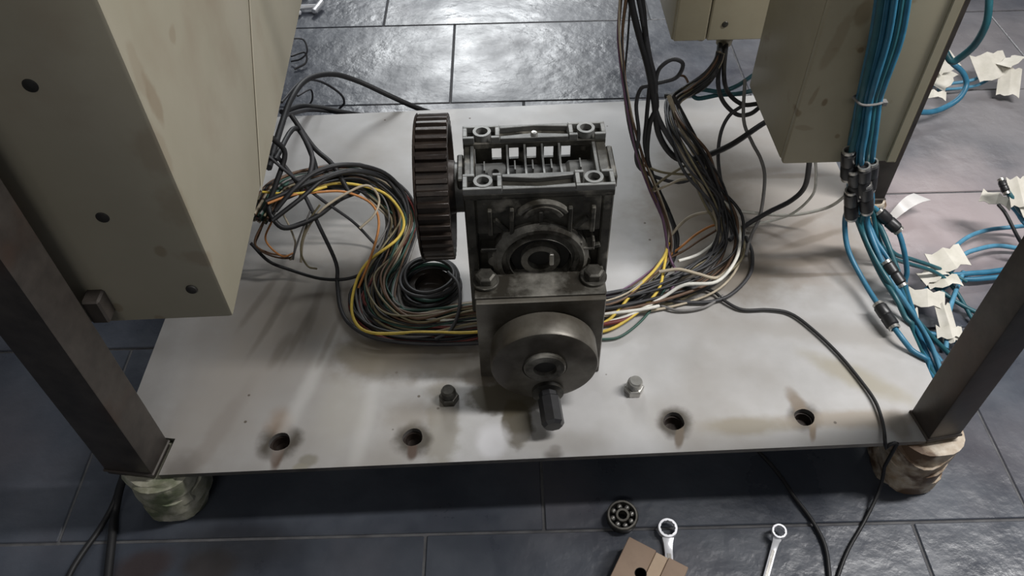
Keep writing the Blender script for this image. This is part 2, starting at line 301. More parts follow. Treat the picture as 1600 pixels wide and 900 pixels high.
def leg(cx, cy, hw, hd, rot, z0, z1):
    M = Matrix.Translation((cx, cy, 0)) @ Matrix.Rotation(rot, 4, 'Z')
    lg = MB(M).box(-hw, hw, -hd, hd, z0, z1).build('leg', 'leg_steel', frame, bevel=0.0022, seg=2)
    MB(M).box(-hw-0.002, hw+0.002, -hd-0.002, hd+0.002, z0+0.0082, z0+0.0115).build('weld_seam', 'leg_steel', lg, bevel=0.0015)
    return lg
leg(-0.4455, 0.4915, 0.0290, 0.0225, math.radians(-8), PTOP-0.008, 0.86)
leg(0.4995, 0.5085, 0.0205, 0.0200, math.radians(9), PTOP-0.008, 0.86)
leg(0.5480, 0.925, 0.0210, 0.0225, 0, 0.095, 0.86)
leg(-0.440, 1.130, 0.0225, 0.0225, 0, PTOP, 0.86)
def foot(cx, cy, r, h, mat, seed, lab):
    n, kz = 28, 9; vs = []; fs = []
    for i in range(kz+1):
        t = i/kz; z = h*t
        rr = r*(1.0-0.13*(1-t)**2.0) * (1 if 0 < i < kz else 0.93)
        for j in range(n):
            a = 2*PI*j/n; q = noise.noise(Vector((math.cos(a)*1.6+seed, math.sin(a)*1.6, t*2.2)))
            lay = 0.05*math.sin(t*17+a*1.0+seed)
            rad = rr*(1+0.13*q+lay*0.8); vs.append((cx+rad*math.cos(a), cy+rad*math.sin(a), z))
    for i in range(kz):
        for j in range(n): fs.append((i*n+j, i*n+(j+1)%n, (i+1)*n+(j+1)%n, (i+1)*n+j))
    fs.append(tuple(range(n))[::-1]); fs.append(tuple(kz*n+j for j in range(n)))
    f = MB().add(vs, fs).build('foot', mat, frame, smooth=25); f['label'] = lab
    for q in range(3):       # wound tape bands, each a slightly skewed strip
        z = h*(0.2+0.27*q); tilt = 0.12*math.sin(seed+q*2)
        vs = []; fs = []; m = 28
        for j in range(m):
            a = 2*PI*j/m; rad = r*(0.955+0.03*q/2+0.045*math.sin(2*a+q+seed)+0.035*math.sin(5*a+q*2)); zz = z+2.2*tilt*r*math.cos(a+q*2)+0.004*math.sin(3*a+seed)
            for (dr, dz) in ((-0.004,-0.016),(0.0015,-0.013),(0.002,0.012),(-0.004,0.015)): vs.append((cx+(rad+dr)*math.cos(a), cy+(rad+dr)*math.sin(a), zz+dz))
        for j in range(m):
            for t in range(4): fs.append((j*4+t, ((j+1)%m)*4+t, ((j+1)%m)*4+(t+1)%4, j*4+(t+1)%4))
        MB().add(vs, fs).build('tape_wrap', mat, f, smooth=25)
    return f
foot(-0.4255, 0.4925, 0.041, PTOP-0.0085, 'foot_tape_pale', 1.3, 'pale greenish tape-wrapped foot')
foot(0.492, 0.510, 0.043, PTOP-0.0085, 'foot_tape_brown', 4.1, 'brown tape-wrapped foot')
foot(0.548, 0.925, 0.034, 0.095, 'foot_tape_brown', 2.2, 'brown tape-wrapped foot')
foot(-0.430, 1.115, 0.047, PTOP-PTH, 'foot_tape_pale', 6.2, 'pale tape-wrapped foot')

# ================================================================== LEFT CABINET
zb = 0.300
A = P(365,495,zb); B_ = P(396,375,zb); C_ = P(470,2,zb)
dirr = (C_-A); dirr.z = 0
FLx = -0.452
D_ = A + dirr*1.02
poly = [(FLx, A.y-0.004), (A.x, A.y), (D_.x, D_.y), (FLx-0.01, D_.y)]
cab = empty('wall_cabinet', (-0.37, 0.8, zb), 'large cream steel cabinet with round plugged holes beside the left leg', 'cabinet')
cb = MB().prism(poly, zb, 0.90).build('body', 'cabinet_paint', cab, bevel=0.004, seg=2)
# added plate for the paler strip along the lower rear part of the side
dn = Vector((dirr.y, -dirr.x, 0)).normalized()      # outward (+x)
def on_side(px, py):                                 # point on the side plane
    d = ray(px, py); t = (A-CAM).dot(dn)/d.dot(dn); return CAM+d*t
T0 = on_side(388, 0)
b = MB(); q = [A+dirr*0.30, D_, D_+Vector((0,0,0.55)), T0+(T0-(A+dirr*0.30))*0.6]
b.add([*(p+dn*0.0005 for p in q), *(p+dn*0.0018 for p in q)], [(0,1,2,3),(7,6,5,4),(0,4,5,1),(1,5,6,2),(2,6,7,3),(3,7,4,0)])
b.build('added_side_strip', 'cabinet_paint', cab, bevel=0.001)
for (x, y, r) in ((47,134,0.0055), (160,340,0.0055), (299,453,0.0050)):
    c = PY(x, y, A.y-0.002)
    h = MB().lathe([(0,-0.0004),(r*0.75,0.0),(r,0.0005),(r*1.12,0.0015),(r*1.12,0.004)], c+Vector((0,-0.0012,0)), (0,1,0), 18).build('hole_plug', 'black_hole', cab)
# welded spacer lug between the cabinet and the leg
c = PY(155, 476, A.y-0.012)
MB().box(c.x-0.012, c.x+0.006, A.y-0.020, A.y-0.001, c.z-0.020, c.z+0.012).build('mounting_lug', 'leg_steel', cab, bevel=0.002)
add_stains_and_light(MATS['cabinet_paint'], [], 10, 1)
# brown scuffs on the cabinet paint (world placed, on the front face)
def stain3(m, lst):
    nt = m.node_tree; N = nt.nodes; L = nt.links; b = N['Principled BSDF']; src = b.inputs['Base Color'].links[0].from_socket
    geo = N.new('ShaderNodeNewGeometry'); n = N.new('ShaderNodeTexNoise'); n.inputs['Scale'].default_value = 60; L.new(geo.outputs['Position'], n.inputs['Vector'])
    for (c, rr, ang, colr, s) in lst:
        mp = N.new('ShaderNodeMapping'); mp.vector_type = 'TEXTURE'; mp.inputs['Location'].default_value = c; mp.inputs['Rotation'].default_value = (0, ang, 0); mp.inputs['Scale'].default_value = rr
        L.new(geo.outputs['Position'], mp.inputs['Vector']); ln = N.new('ShaderNodeVectorMath'); ln.operation = 'LENGTH'; L.new(mp.outputs[0], ln.inputs[0])
        ad = N.new('ShaderNodeMath'); ad.operation = 'ADD'; L.new(ln.outputs['Value'], ad.inputs[0]); L.new(n.outputs['Fac'], ad.inputs[1])
        mr = N.new('ShaderNodeMapRange'); mr.interpolation_type = 'SMOOTHSTEP'; mr.inputs[1].default_value = 1.6; mr.inputs[2].default_value = 1.1; mr.inputs[3].default_value = 0; mr.inputs[4].default_value = s
        L.new(ad.outputs[0], mr.inputs[0]); mx = N.new('ShaderNodeMix'); mx.data_type = 'RGBA'; L.new(mr.outputs[0], mx.inputs[0]); L.new(src, mx.inputs[6]); mx.inputs[7].default_value = (*colr, 1); src = mx.outputs[2]
    L.new(src, b.inputs['Base Color'])
sc = []
for (x, y, rx, rz, a, s) in ((240,155,0.004,0.022,0.45,0.7),(270,55,0.003,0.008,0,0.5),(215,110,0.004,0.03,0.5,0.35),(255,240,0.004,0.03,0.4,0.4),(290,330,0.005,0.03,0.3,0.4),(325,410,0.004,0.012,0.2,0.5)):
    c = on_side(x, y); sc.append((c, (0.03, 0.012, rz), a, (0.21,0.155,0.10), s*0.75))
for (x, y) in ((150,462),(185,478),(250,390),(252,498)):
    c = PY(x, y, A.y); sc.append((c, (0.006,0.02,0.008), 0, (0.19,0.14,0.08), 0.5))
stain3(MATS['cabinet_paint'], sc)

# ================================================================== RIGHT BOXES
yb, zb2 = 0.80, 0.270
a0, a1 = PY(1218,249,yb), PY(1390,243,yb); zb2 = (a0.z+a1.z)/2
r0 = P(1170,134,zb2)
depth = r0.y-yb
bx = empty('junction_box', ((a0.x+a1.x)/2, yb+depth/2, zb2), 'cream junction box with lidded front behind the hanging blue hoses', 'junction box')
sk = r0.x-a0.x
MB().prism([(a0.x,yb),(a1.x-0.004,yb),(a1.x-0.004+sk,yb+depth),(r0.x,r0.y)], zb2, 0.74).build('body', 'box_paint', bx, bevel=0.003, seg=2)
MB().box(a0.x+0.0, a1.x, yb-0.012, yb-0.0005, zb2+0.001, 0.745).build('lid', 'box_paint', bx, bevel=0.003, seg=2)
MB().box(a1.x-0.010, a1.x+0.003, yb-0.0142, yb-0.0123, zb2+0.001, 0.745).build('lid_rim', 'box_paint', bx, bevel=0.0015)
sc = []
for (x, y, rx, rz, s) in ((1310,60,0.008,0.05,0.3),(1350,20,0.012,0.02,0.5),(1272,150,0.003,0.014,0.45),(1255,200,0.012,0.004,0.3),(1288,160,0.004,0.006,0.8),(1245,178,0.006,0.006,0.7),(1345,78,0.004,0.004,0.7),(1308,213,0.004,0.004,0.6)):
    sc.append((PY(x,y,yb-0.012), (rx,0.02,rz), 0.2, (0.17,0.12,0.06), s))
stain3(MATS['box_paint'], sc)
# rear box with a seam, knob and gland
ya = 1.10
b0, b1 = PY(1048,65,ya), PY(1204,57,ya); za = (b0.z+b1.z)/2; bs = PY(1101,62,ya)
ba = empty('control_box', ((b0.x+b1.x)/2, ya+0.08, za), 'cream control box with a vertical seam and cable gland behind the junction box', 'control box')
MB().box(b0.x, b1.x+0.03, ya, ya+0.16, za, 0.62).build('body', 'box_paint', ba, bevel=0.003, seg=2)
MB().box(b0.x+0.002, bs.x-0.001, ya-0.008, ya-0.0003, za+0.002, 0.62).build('door', 'box_paint', ba, bevel=0.002)
MB().box(bs.x+0.001, b1.x+0.03, ya-0.008, ya-0.0003, za+0.002, 0.62).build('door', 'box_paint', ba, bevel=0.002)
MB().cyl((bs.x-0.004,ya+0.01,za-0.006),(bs.x-0.004,ya+0.01,za+0.001),0.006,n=14).build('latch_knob', 'box_paint', ba, bevel=0.001)
gl = P(1131,72,za-0.01); gl.x += 0.012; GE = Vector((gl.x, ya+0.04, za-0.031))
MB().lathe([(0.0,-0.032),(0.012,-0.032),(0.014,-0.020),(0.017,-0.018),(0.017,0.0)], (gl.x,ya+0.04,za), (0,0,1), 14).build('cable_gland', 'box_paint', ba)
for (x, y) in ((1133,38),): 
    c = PY(x, y, ya-0.008); MB().lathe([(0,-0.002),(0.004,-0.0015),(0.005,0)], c, (0,1,0), 12).build('screw', 'bolt_dark', ba)

# ================================================================== GEARBOX
GY = math.radians(1.2)
GX, GF = 0.0315, 0.645
GM = Matrix.Translation((GX, GF, 0)) @ Matrix.Rotation(GY, 4, 'Z')     # local x across, y back, z up from the floor
gb = empty('worm_gearbox', (GX, GF, PTOP), 'greasy dark worm gearbox with toothed pulley and flange disc bolted on base plate', 'gearbox')
TZ = 0.367
# core housing
b = MB(GM)
b.box(-0.079, 0.079, 0.010, 0.098, 0.168, 0.298)
b.build('housing', 'cast_dark', gb, bevel=0.003, seg=2)
for s in (-1, 1):    # cheek walls
    MB(GM).prism([(s*0.081,0.0),(s*0.081,0.095),(s*0.076,0.104),(s*0.069,0.104),(s*0.069,0.0)], 0.168, TZ-0.012).build('cheek_wall', 'cast_dark', gb, bevel=0.0015)
MB(GM).box(-0.069, 0.069, 0.0, 0.0215, 0.300, TZ-0.012).build('front_shelf', 'cast_dark', gb, bevel=0.002)
# top rails with corner pockets
def rail(y0, y1, nm):
    sgn = 1 if y0 > 0.05 else -1
    base = MB(GM).box(-0.0815, 0.0815, y0, y1, TZ-0.016, TZ-0.0081).build(nm, 'cast_dark', gb, bevel=0.0006)  # dark base tone stands for the shade inside the pockets
    for s in (-1, 1):
        b = MB(GM)
        xo, xi = s*0.0815, s*0.0395
        lo, hi = min(xo, xi), max(xo, xi)
        b.box(lo, hi, y0 if sgn < 0 else y1-0.004, y0+0.004 if sgn < 0 else y1, TZ-0.008, TZ)      # outer long wall
        b.box(min(xo, xo-s*0.005), max(xo, xo-s*0.005), y0+0.0042, y1-0.0042, TZ-0.008, TZ)
        b.box(min(xi, xi+s*0.005), max(xi, xi+s*0.005), y0+0.0042, y1-0.0042, TZ-0.008, TZ)
        iy0 = y1-0.004 if sgn < 0 else y0
        b.box(min(xo, xo-s*0.013), max(xo, xo-s*0.013), iy0, iy0+0.004, TZ-0.008, TZ)
        b.box(min(xi, xi+s*0.010), max(xi, xi+s*0.010), iy0, iy0+0.004, TZ-0.008, TZ)
        b.build('pocket_wall', 'cast_light', base, bevel=0.0006)
    b = MB(GM)
    # shallow wedge between the pockets
    yo = y0 if sgn < 0 else y1; yi = y1 if sgn < 0 else y0
    b.prism([(-0.039,yo),(0.039,yo),(0.039,yo-sgn*0.006),(0.0,yo-sgn*0.003),(-0.039,yo-sgn*0.006)], TZ-0.008, TZ-0.001)
    b.prism([(-0.039,yi),(0.039,yi),(0.039,yi+sgn*0.005),(0.0,yi+sgn*0.009),(-0.039,yi+sgn*0.005)], TZ-0.008, TZ-0.002)
    b.build('wedge', 'cast_grey', base, bevel=0.0006); r = base
    for s in (-1, 1):
        o = GM @ Vector((s*0.0595, (y0+y1)/2, TZ-0.0079))
        MB().ringx(o, (0,0,1), 0.0068, 0.0103, 0.0085, 22).build('bolt_boss', 'cast_light', r)
        MB().cyl(o, o+Vector((0,0,0.001)), 0.0066, n=18).build('bolt_hole', 'black_hole', r)
    return r
rail(0.0, 0.026, 'top_rail'); rail(0.088, 0.112, 'top_rail')
MB(GM).lathe([(0.0,0.010),(0.003,0.0095),(0.0042,0.007),(0.0042,0)], (0.0,0.093,TZ-0.0079), (0,0,1), 12).build('vent_plug', 'steel_bright', gb)
# worm barrel, ribs and windowed back wall
WY, WZ = 0.057, 0.322
MB(GM).lathe([(0.020,-0.068),(0.026,-0.068),(0.026,-0.034),(0.0225,-0.030),(0.0225,0.034),(0.026,0.038),(0.026,0.068),(0.020,0.068)], (0,WY,WZ), (1,0,0), 30, closed=True).build('worm_barrel', 'cast_grey', gb)
for x in (-0.0315, -0.0115, 0.0085, 0.028):

    bb = MB(GM @ Matrix.Translation((x-0.0011,0,0)) @ Matrix(((0,0,1,0),(1,0,0,0),(0,1,0,0),(0,0,0,1))))
    bb.prism([(0.027,0.299),(0.027,0.356),(0.057,0.349),(0.087,0.356),(0.0925,0.356),(0.0925,0.299)], 0, 0.0022).build('rib', 'cast_grey', gb)
for x in (-0.0715, 0.067):
    MB(GM).box(x-0.002, x+0.002, 0.0265, 0.0875, 0.299, 0.357).build('end_rib', 'cast_grey', gb, bevel=0.0006)
bw = MB(GM)
wx = [-0.0435, -0.0235, -0.0030, 0.0170, 0.0370]; hwid = 0.0055
zlo, zhi = 0.332, 0.3505
bw.box(-0.0685, 0.0685, 0.0930, 0.0965, 0.299, zlo)
edges = [-0.0685]+[v for x in wx for v in (x-hwid, x+hwid)]+[0.0685]
for i in range(0, len(edges), 2): bw.box(edges[i], edges[i+1], 0.0930, 0.0965, zlo, zhi)
bw.build('window_wall', 'cast_dark', gb)
MB(GM).ringx((-0.046,0.045,0.346), (0,-0.25,1), 0.0042, 0.0085, 0.008, 18).build('oil_port', 'cast_grey', gb)
for x in (-0.058, 0.050, 0.0175, -0.0035, -0.0235):
    MB(GM).box(x-0.0008, x+0.0008, 0.050, 0.066, WZ+0.021, WZ+0.029).build('cast_fin', 'cast_grey', gb)
# worm shaft ends
b = MB(GM); b.lathe([(0.012,0),(0.0285,0.0),(0.0285,0.010),(0.024,0.012),(0.024,0.017),(0.012,0.017)], (-0.0815,WY,WZ), (-1,0,0), 28, closed=True).build('input_flange', 'cast_grey', gb)
for a in range(4):
    an = PI/4+a*PI/2; c = Vector((-0.0985, WY+0.021*math.cos(an), WZ+0.021*math.sin(an)))
b = MB(GM); b.lathe([(0.0,0.005),(0.022,0.005),(0.026,0.003),(0.026,0)], (0.0815,WY,WZ), (1,0,0), 28).build('end_cap', 'cast_dark', gb)
MB(GM).box(0.0815, 0.0885, 0.030, 0.086, 0.335, 0.352).build('end_lug', 'cast_dark', gb, bevel=0.0015)
MB(GM).box(-0.0885, -0.0815, 0.034, 0.080, 0.336, 0.352).build('end_lug', 'cast_dark', gb, bevel=0.0015)
# front casting details
def front(nm, mat='cast_dark', **k): pass
BZ = 0.262
fb = MB(GM); fb.lathe([(0.036,0.0),(0.056,0.0),(0.056,0.014),(0.050,0.019),(0.045,0.019),(0.045,0.013),(0.040,0.012),(0.036,0.019)], (0.002,0.0099,BZ), (0,-1,0), 40, closed=True)
fb.build('bearing_boss', 'cast_worn', gb, smooth=30)
MB(GM).lathe([(0.0,0.008),(0.034,0.008),(0.0355,0.0)], (0.002,0.0099,BZ), (0,-1,0), 32).build('bore_recess', 'black_hole', gb)
MB(GM).ringx((0.002,0.0015,BZ), (0,-1,0), 0.015, 0.0225, 0.008, 28).build('hollow_shaft', 'cast_worn', gb)
MB(GM).box(0.012, 0.017, -0.010, 0.0015, BZ-0.006, BZ+0.012).build('shaft_key', 'steel_bright', gb, bevel=0.0008)
for (an, ln) in ((PI*0.72, 0.03), (PI*0.28, 0.03), (PI*0.5, 0.02), (PI*0.08,0.018), (PI*0.92,0.018)):
    c = Vector((0.002+0.056*math.cos(an), 0.0, BZ+0.056*math.sin(an))); e = c+Vector((math.cos(an), 0, math.sin(an)))*ln*0.6
    MR = GM @ Matrix.Translation(((c.x+e.x)/2, 0.0045, (c.z+e.z)/2)) @ Matrix.Rotation(-an, 4, 'Y')
    MB(MR).box(-ln/2, ln/2, -0.0085, 0.0053, -0.0028, 0.0028).build('web', 'cast_dark', gb, bevel=0.001)
for (x, z, r) in ((-0.050,0.262,0.0055),(0.052,0.256,0.0055),(0.036,0.300,0.005),(0.006,0.3125,0.005),(-0.034,0.300,0.005)):
    bo = MB(GM).lathe([(r*0.55,0.0),(r*1.5,0.0),(r*1.5,0.015),(r*0.55,0.015)], (x,0.0099,z), (0,-1,0), 18, closed=True).build('screw_boss', 'cast_worn', gb)
    MB(GM).lathe([(0,0.010),(r*0.54,0.010),(r*0.54,0.0)], (x,0.0099,z), (0,-1,0), 14).build('screw_hole', 'black_hole', bo)
# upper front: lipped arch above the bearing, vertical ribs, lug steps
MB(GM).lathe([(0.020,0.0),(0.0245,0.0),(0.0245,0.010),(0.020,0.010)], (0.004,-0.0003,0.322), (0,-1,0), 20, closed=True, start=PI*0.15, sweep=PI*0.7).build('arch_lip', 'cast_worn', gb)
MB(GM).lathe([(0.030,0.0),(0.0335,0.0),(0.0335,0.008),(0.030,0.008)], (0.004,-0.0003,0.3165), (0,-1,0), 24, closed=True, start=PI*0.2, sweep=PI*0.6).build('arch_lip', 'cast_worn', gb)
for x in (-0.054, -0.030, 0.034, 0.059):
    MB(GM).box(x-0.0025, x+0.0025, -0.006, -0.0003, 0.303, 0.340).build('front_rib', 'cast_dark', gb, bevel=0.001)
b = MB(GM); b.box(0.046, 0.063, -0.008, 0.0099, 0.277, 0.281); b.box(0.046, 0.049, -0.008, 0.0099, 0.281, 0.290); b.box(0.060, 0.063, -0.008, 0.0099, 0.281, 0.292)
b.build('bracket_lug', 'cast_worn', gb, bevel=0.0008)
MB(GM).box(-0.066, -0.044, -0.006, 0.0099, 0.277, 0.283).build('lug_step', 'cast_dark', gb, bevel=0.001)
# mounting block in front (square flange) with its two bolts on top
BX0, BX1, BF, BT = -0.0745, 0.0745, -0.050, 0.240
b = MB(GM); b.box(BX0, BX1, BF, -0.0005, PTOP, BT); blk = b.build('mounting_block', 'steel_plate', gb, bevel=0.0012)
b = MB(GM); b.box(BX0-0.001, BX1+0.001, BF+0.006, -0.0005, BT+0.0003, BT+0.0035); b.build('clamp_strip', 'cast_worn', gb, bevel=0.001)
for x in (-0.062, 0.0625):
    o = GM @ Vector((x, -0.020, BT+0.0037))
    bt = MB().cyl(o, o+Vector((0,0,0.004)), 0.0155, n=24).build('flange_bolt', 'bolt_dark', gb, bevel=0.0006)
    MB().lathe([(0.0,0.0095),(0.0085,0.0095),(0.0120,0.0080),(0.0120,0.0)], o+Vector((0,0,0.0041)), (0.02,0,1), 6).build('hex_head', 'bolt_dark', bt, smooth=0, bevel=0.0006)
# hub and disc on the front of the block
DX, DZ = 0.0020, 0.176
MB(GM).lathe([(0.030,0.0),(0.037,0.0),(0.037,0.006),(0.032,0.012),(0.030,0.016)], (DX,BF-0.0002,DZ), (0,-1,0), 32, closed=True).build('hub_collar', 'cast_dark', gb)
b = MB(GM); b.lathe([(0.0,0.0),(0.056,0.0),(0.0620,0.002),(0.0625,0.004),(0.0625,0.030),(0.061,0.033),(0.058,0.0335),(0.026,0.0335),(0.025,0.031),(0.0,0.031)], (DX,BF-0.012,DZ), (0,-1,0), 64)
disc = b.build('drive_disc', 'steel_plate', gb, smooth=30); disc['label'] = 'round greasy drive disc with centre collar and stud'
MB(GM).lathe([(0.0125,0.0),(0.0245,0.0),(0.0245,0.006),(0.0225,0.008),(0.0135,0.008),(0.0125,0.006)], (DX,BF-0.0433,DZ+0.004), (0,-1,0), 36, closed=True).build('collar', 'cast_worn', disc)
MB(GM).lathe([(0.0,0.003),(0.0124,0.003),(0.0124,0.0)], (DX,BF-0.0433,DZ+0.004), (0,-1,0), 24).build('bore', 'black_hole', disc)
MB(GM).lathe([(0.010,0.0),(0.019,0.0),(0.019,0.005),(0.010,0.005)], (DX+0.004,BF-0.0458,DZ-0.046), (0,-1,0), 28, closed=True).build('washer', 'cast_dark', disc)
MB(GM).lathe([(0.0,0.048),(0.0105,0.048),(0.0135,0.044),(0.0135,0.012),(0.0115,0.010),(0.0115,0.0)], (DX+0.004,BF-0.0458,DZ-0.046), (0.08,-1,-0.12), 8).build('stud', 'rubber_black', disc, smooth=20)
# toothed pulley on the worm shaft (axis across)
PX, PW, PR = -0.1300, 0.034, 0.0835
PYc, PZc = 0.0605, 0.320
pv = MB(GM)
pv.lathe([(0.014,0.0),(PR-0.0045,0.0),(PR-0.0045,PW),(PR-0.012,PW),(PR-0.014,PW-0.006),(0.032,PW-0.006),(0.030,PW+0.004),(0.014,PW+0.004)], (PX,PYc,PZc), (1,0,0), 60, closed=True)
pul = pv.build('toothed_pulley', 'pulley_rust', gb, smooth=30); pul['label'] = 'rusty dark toothed belt pulley'
NT = 40; tm = None
for i in range(NT):
    a = 2*PI*i/NT
    if tm is None:
        tb = MB(); tb.prism([(-0.0036,-0.0052),(0.0036,-0.0052),(0.0026,0.0),(-0.0026,0.0)], -PW/2+0.0002, PW/2-0.0002)
        t = tb.build('tooth', 'pulley_rust', pul, origin=(0,0,0), bevel=0.0005); tm = t.data
    else:
        t = bpy.data.objects.new('tooth', tm); col.objects.link(t); t.parent = pul
    # local: y = radial, z = along shaft
    rad = Vector((0, math.cos(a), math.sin(a))); ax = Vector((1,0,0)); tg = rad.cross(ax)
    MM = GM @ (Matrix.Translation(Vector((PX+PW/2,PYc,PZc))+rad*PR) @ Matrix((tg, rad, ax)).transposed().to_4x4())
    MM = Matrix.Translation(-ORI[pul.name]) @ MM
    t.matrix_local = MM
for (x0, s) in ((PX-0.0028, 1),):
    MB(GM).lathe([(0.03,0.0),(PR-0.001,0.0),(PR+0.001,0.0012),(PR-0.001,0.0026),(0.03,0.0026)], (x0,PYc,PZc), (1,0,0), 60, closed=True).build('rim_flange', 'pulley_rust', pul)
MB(GM).cyl((PX-0.004,PYc,PZc), (-0.0985,PYc,PZc), 0.0138, n=20).build('worm_shaft', 'bolt_dark', gb)

# ================================================================== BOLTS ON THE PLATE
def plate_bolt(px, py, mat, lab, tilt):
    c = P(px, py, PTOP)
    e = empty('hex_bolt', c, lab, 'bolt')
    M = Matrix.Translation(c)
    MB(M).lathe([(0.0,0.0),(0.0125,0.0),(0.0125,0.008),(0.0110,0.0095),(0.0,0.0095)], (0,0,0.0), (0,0,1), 6).build('nut', mat, e, smooth=0, bevel=0.0005)
    MB(M).lathe([(0.0085,0.0096),(0.0085,0.019),(0.0072,0.0215),(0.0,0.0215)], (0,0,0), (tilt,-tilt*0.3,1), 20).build('shank', mat, e)
    th = MB(M)
    for i in range(4): th.lathe([(0.0086,0.0),(0.0091,0.0008),(0.0086,0.0016)], (0,0,0.0105+i*0.0021), (0,0,1), 18, closed=True)
    th.build('thread', mat, e)
plate_bolt(702, 624, 'bolt_dark', 'oily dark bolt end and nut on plate left of the drive disc', 0.0)
plate_bolt(990, 610, 'steel_bright', 'clean steel bolt end and nut on plate right of the drive disc', 0.05)

# ================================================================== WIRES AND CABLES
def inside(p):
    n = 4; 
    for i in range(n):
        a, b = PL[i], PL[(i+1)%n]
        if (b.x-a.x)*(p.y-a.y)-(b.y-a.y)*(p.x-a.x) < -0.004: return False
    return True
def wire(name, pts, r, mat, label, group=None, cat='wire', clamp=True, k=7, sub=6, parent=None):
    pp = []
    for q in pts:
        v = Vector(q) if len(q) == 3 and isinstance(q, Vector) else (P(*q) if len(q) == 3 else Vector(q))
        pp.append(v)
    if len(pts[0]) == 3 and not isinstance(pts[0], Vector) and pts[0][1] <= -15: pp = rise(pp[0], pp[1])+pp
    c = crom(pp, sub)
    if clamp:
        for v in c:
            lo = (PTOP+r+0.0004) if inside(v) else r+0.0004
            if v.z < lo and v.z > lo-0.08: v.z = lo
    return MB().tube(c, r, k, 1).build(name, 'wire_'+mat, parent, label, cat, group, smooth=80)

def harness(name, centre, n_cols, r_rng, label, group):
    """centre: (px,py,z,spread); n_cols: list of colours, one wire each"""
    cp = [(P(a,b,c), s) for (a,b,c,s) in centre]
    dirs = [(cp[min(i+1,len(cp)-1)][0]-cp[max(i-1,0)][0]).normalized() for i in range(len(cp))]
    for cn in n_cols:
        an = random.uniform(0, 2*PI); rad = math.sqrt(random.random()); pts = []
        for i, (c, s) in enumerate(cp):
            an += random.uniform(-0.5, 0.5); rr = min(1, max(0.05, rad+random.uniform(-0.3, 0.3)))
            d = dirs[i]; side = Vector((-d.y, d.x, 0)); side = side.normalized() if side.length > 1e-4 else Vector((1,0,0)); upv = d.cross(side); upv = upv if upv.z > 0 else -upv
            v = c + side*(s*rr*math.cos(an)) + upv*(s*0.55*rr*math.sin(an)+s*0.25)
            pts.append(v)
        if centre[-1][1] <= -15: pts += rise(pts[-1], pts[-2])[::-1]
        wire(name, pts, random.uniform(*r_rng), cn, label.format(cn), group)

cn = {'charcoal': 'charcoal'}
# --- left harness: S-shaped loom from under the cabinet to behind the mounting block
lh = [(405,345,0.20,0.020),(440,300,0.205,0.020),(490,285,0.19,0.022),(545,282,0.165,0.026),(600,305,0.14,0.026),(628,350,0.118,0.024),(612,405,0.108,0.028),(590,450,0.105,0.030),(600,495,0.105,0.026),(655,512,0.105,0.024),(740,500,0.105,0.024),(860,490,0.105,0.022)]
harness('harness_wire', lh, ['black']*8+['charcoal']*5+['green']*8+['brown']*5+['olive']*5+['grey']*4+['red']*2+['beige']*4, (0.0013,0.0022), 'thin {} wire in the curved loom left of the gearbox', 'wires of the left loom')
lh2 = [(560,470,0.104,0.018),(572,500,0.104,0.016),(610,522,0.104,0.014),(690,528,0.104,0.014),(740,522,0.104,0.010),(830,500,0.104,0.008)]
harness('harness_wire', [(430,310,0.21,0.012),(490,285,0.205,0.014),(560,272,0.18,0.016),(625,310,0.145,0.016),(636,360,0.118,0.016),(590,420,0.106,0.016)]+lh2, ['black']*6+['red']*3+['charcoal']*3, (0.0017,0.0024), 'thin {} wire along the front of the left loom', 'wires along the front of the left loom')
# distinctive single wires on the left
wire('harness_wire', [(480,300,0.21),(520,287,0.2),(565,290,0.19),(605,305,0.17),(630,340,0.15),(622,372,0.14),(573,411,0.135),(553,453,0.125),(552,496,0.118),(580,520,0.115),(660,519,0.116),(744,519,0.114),(800,505,0.108)], 0.0021, 'yellow', 'bright yellow wire curling around the left loom')
wire('harness_wire', [(418,318,0.23),(455,305,0.225),(500,300,0.21),(540,300,0.2),(580,318,0.18),(592,350,0.16),(580,400,0.14),(560,450,0.12)], 0.0018, 'orange', 'orange wire at the top of the left loom')
wire('harness_wire', [(410,300,0.23),(450,303,0.225),(480,300,0.22),(510,292,0.21)], 0.0018, 'yellow', 'short yellow wire by the cabinet above the left loom')
wire('harness_wire', [(392,380,0.17),(420,408,0.14),(455,422,0.12),(500,435,0.11),(540,436,0.11),(575,425,0.11)], 0.0024, 'black', 'black wire sagging in a long arc below the left loom')
wire('harness_wire', [(430,240,0.27),(470,295,0.22),(499,354,0.17),(525,411,0.12),(527,445,0.107),(533,485,0.106),(552,511,0.106),(590,529,0.106),(660,537,0.106),(744,536,0.106),(820,528,0.106)], 0.0028, 'charcoal', 'charcoal cable crossing the left loom and circling its front')
wire('harness_wire', [(415,240,0.28),(450,270,0.25),(500,310,0.2),(550,345,0.15),(580,375,0.115),(600,395,0.108)], 0.0022, 'charcoal', 'straight charcoal wire crossing over the left loom')
wire('harness_wire', [(640,330,0.13),(622,375,0.125),(612,410,0.12),(598,440,0.118),(602,468,0.115),(630,488,0.114),(690,500,0.114),(760,497,0.112)], 0.0023, 'white', 'off-white wire weaving through the left loom')
wire('harness_wire', [(470,410,0.13),(475,370,0.16),(500,330,0.19),(545,300,0.2),(575,290,0.2),(592,310,0.18),(585,335,0.17),(562,357,0.16)], 0.0018, 'beige', 'beige wire end sticking out of the left loom')
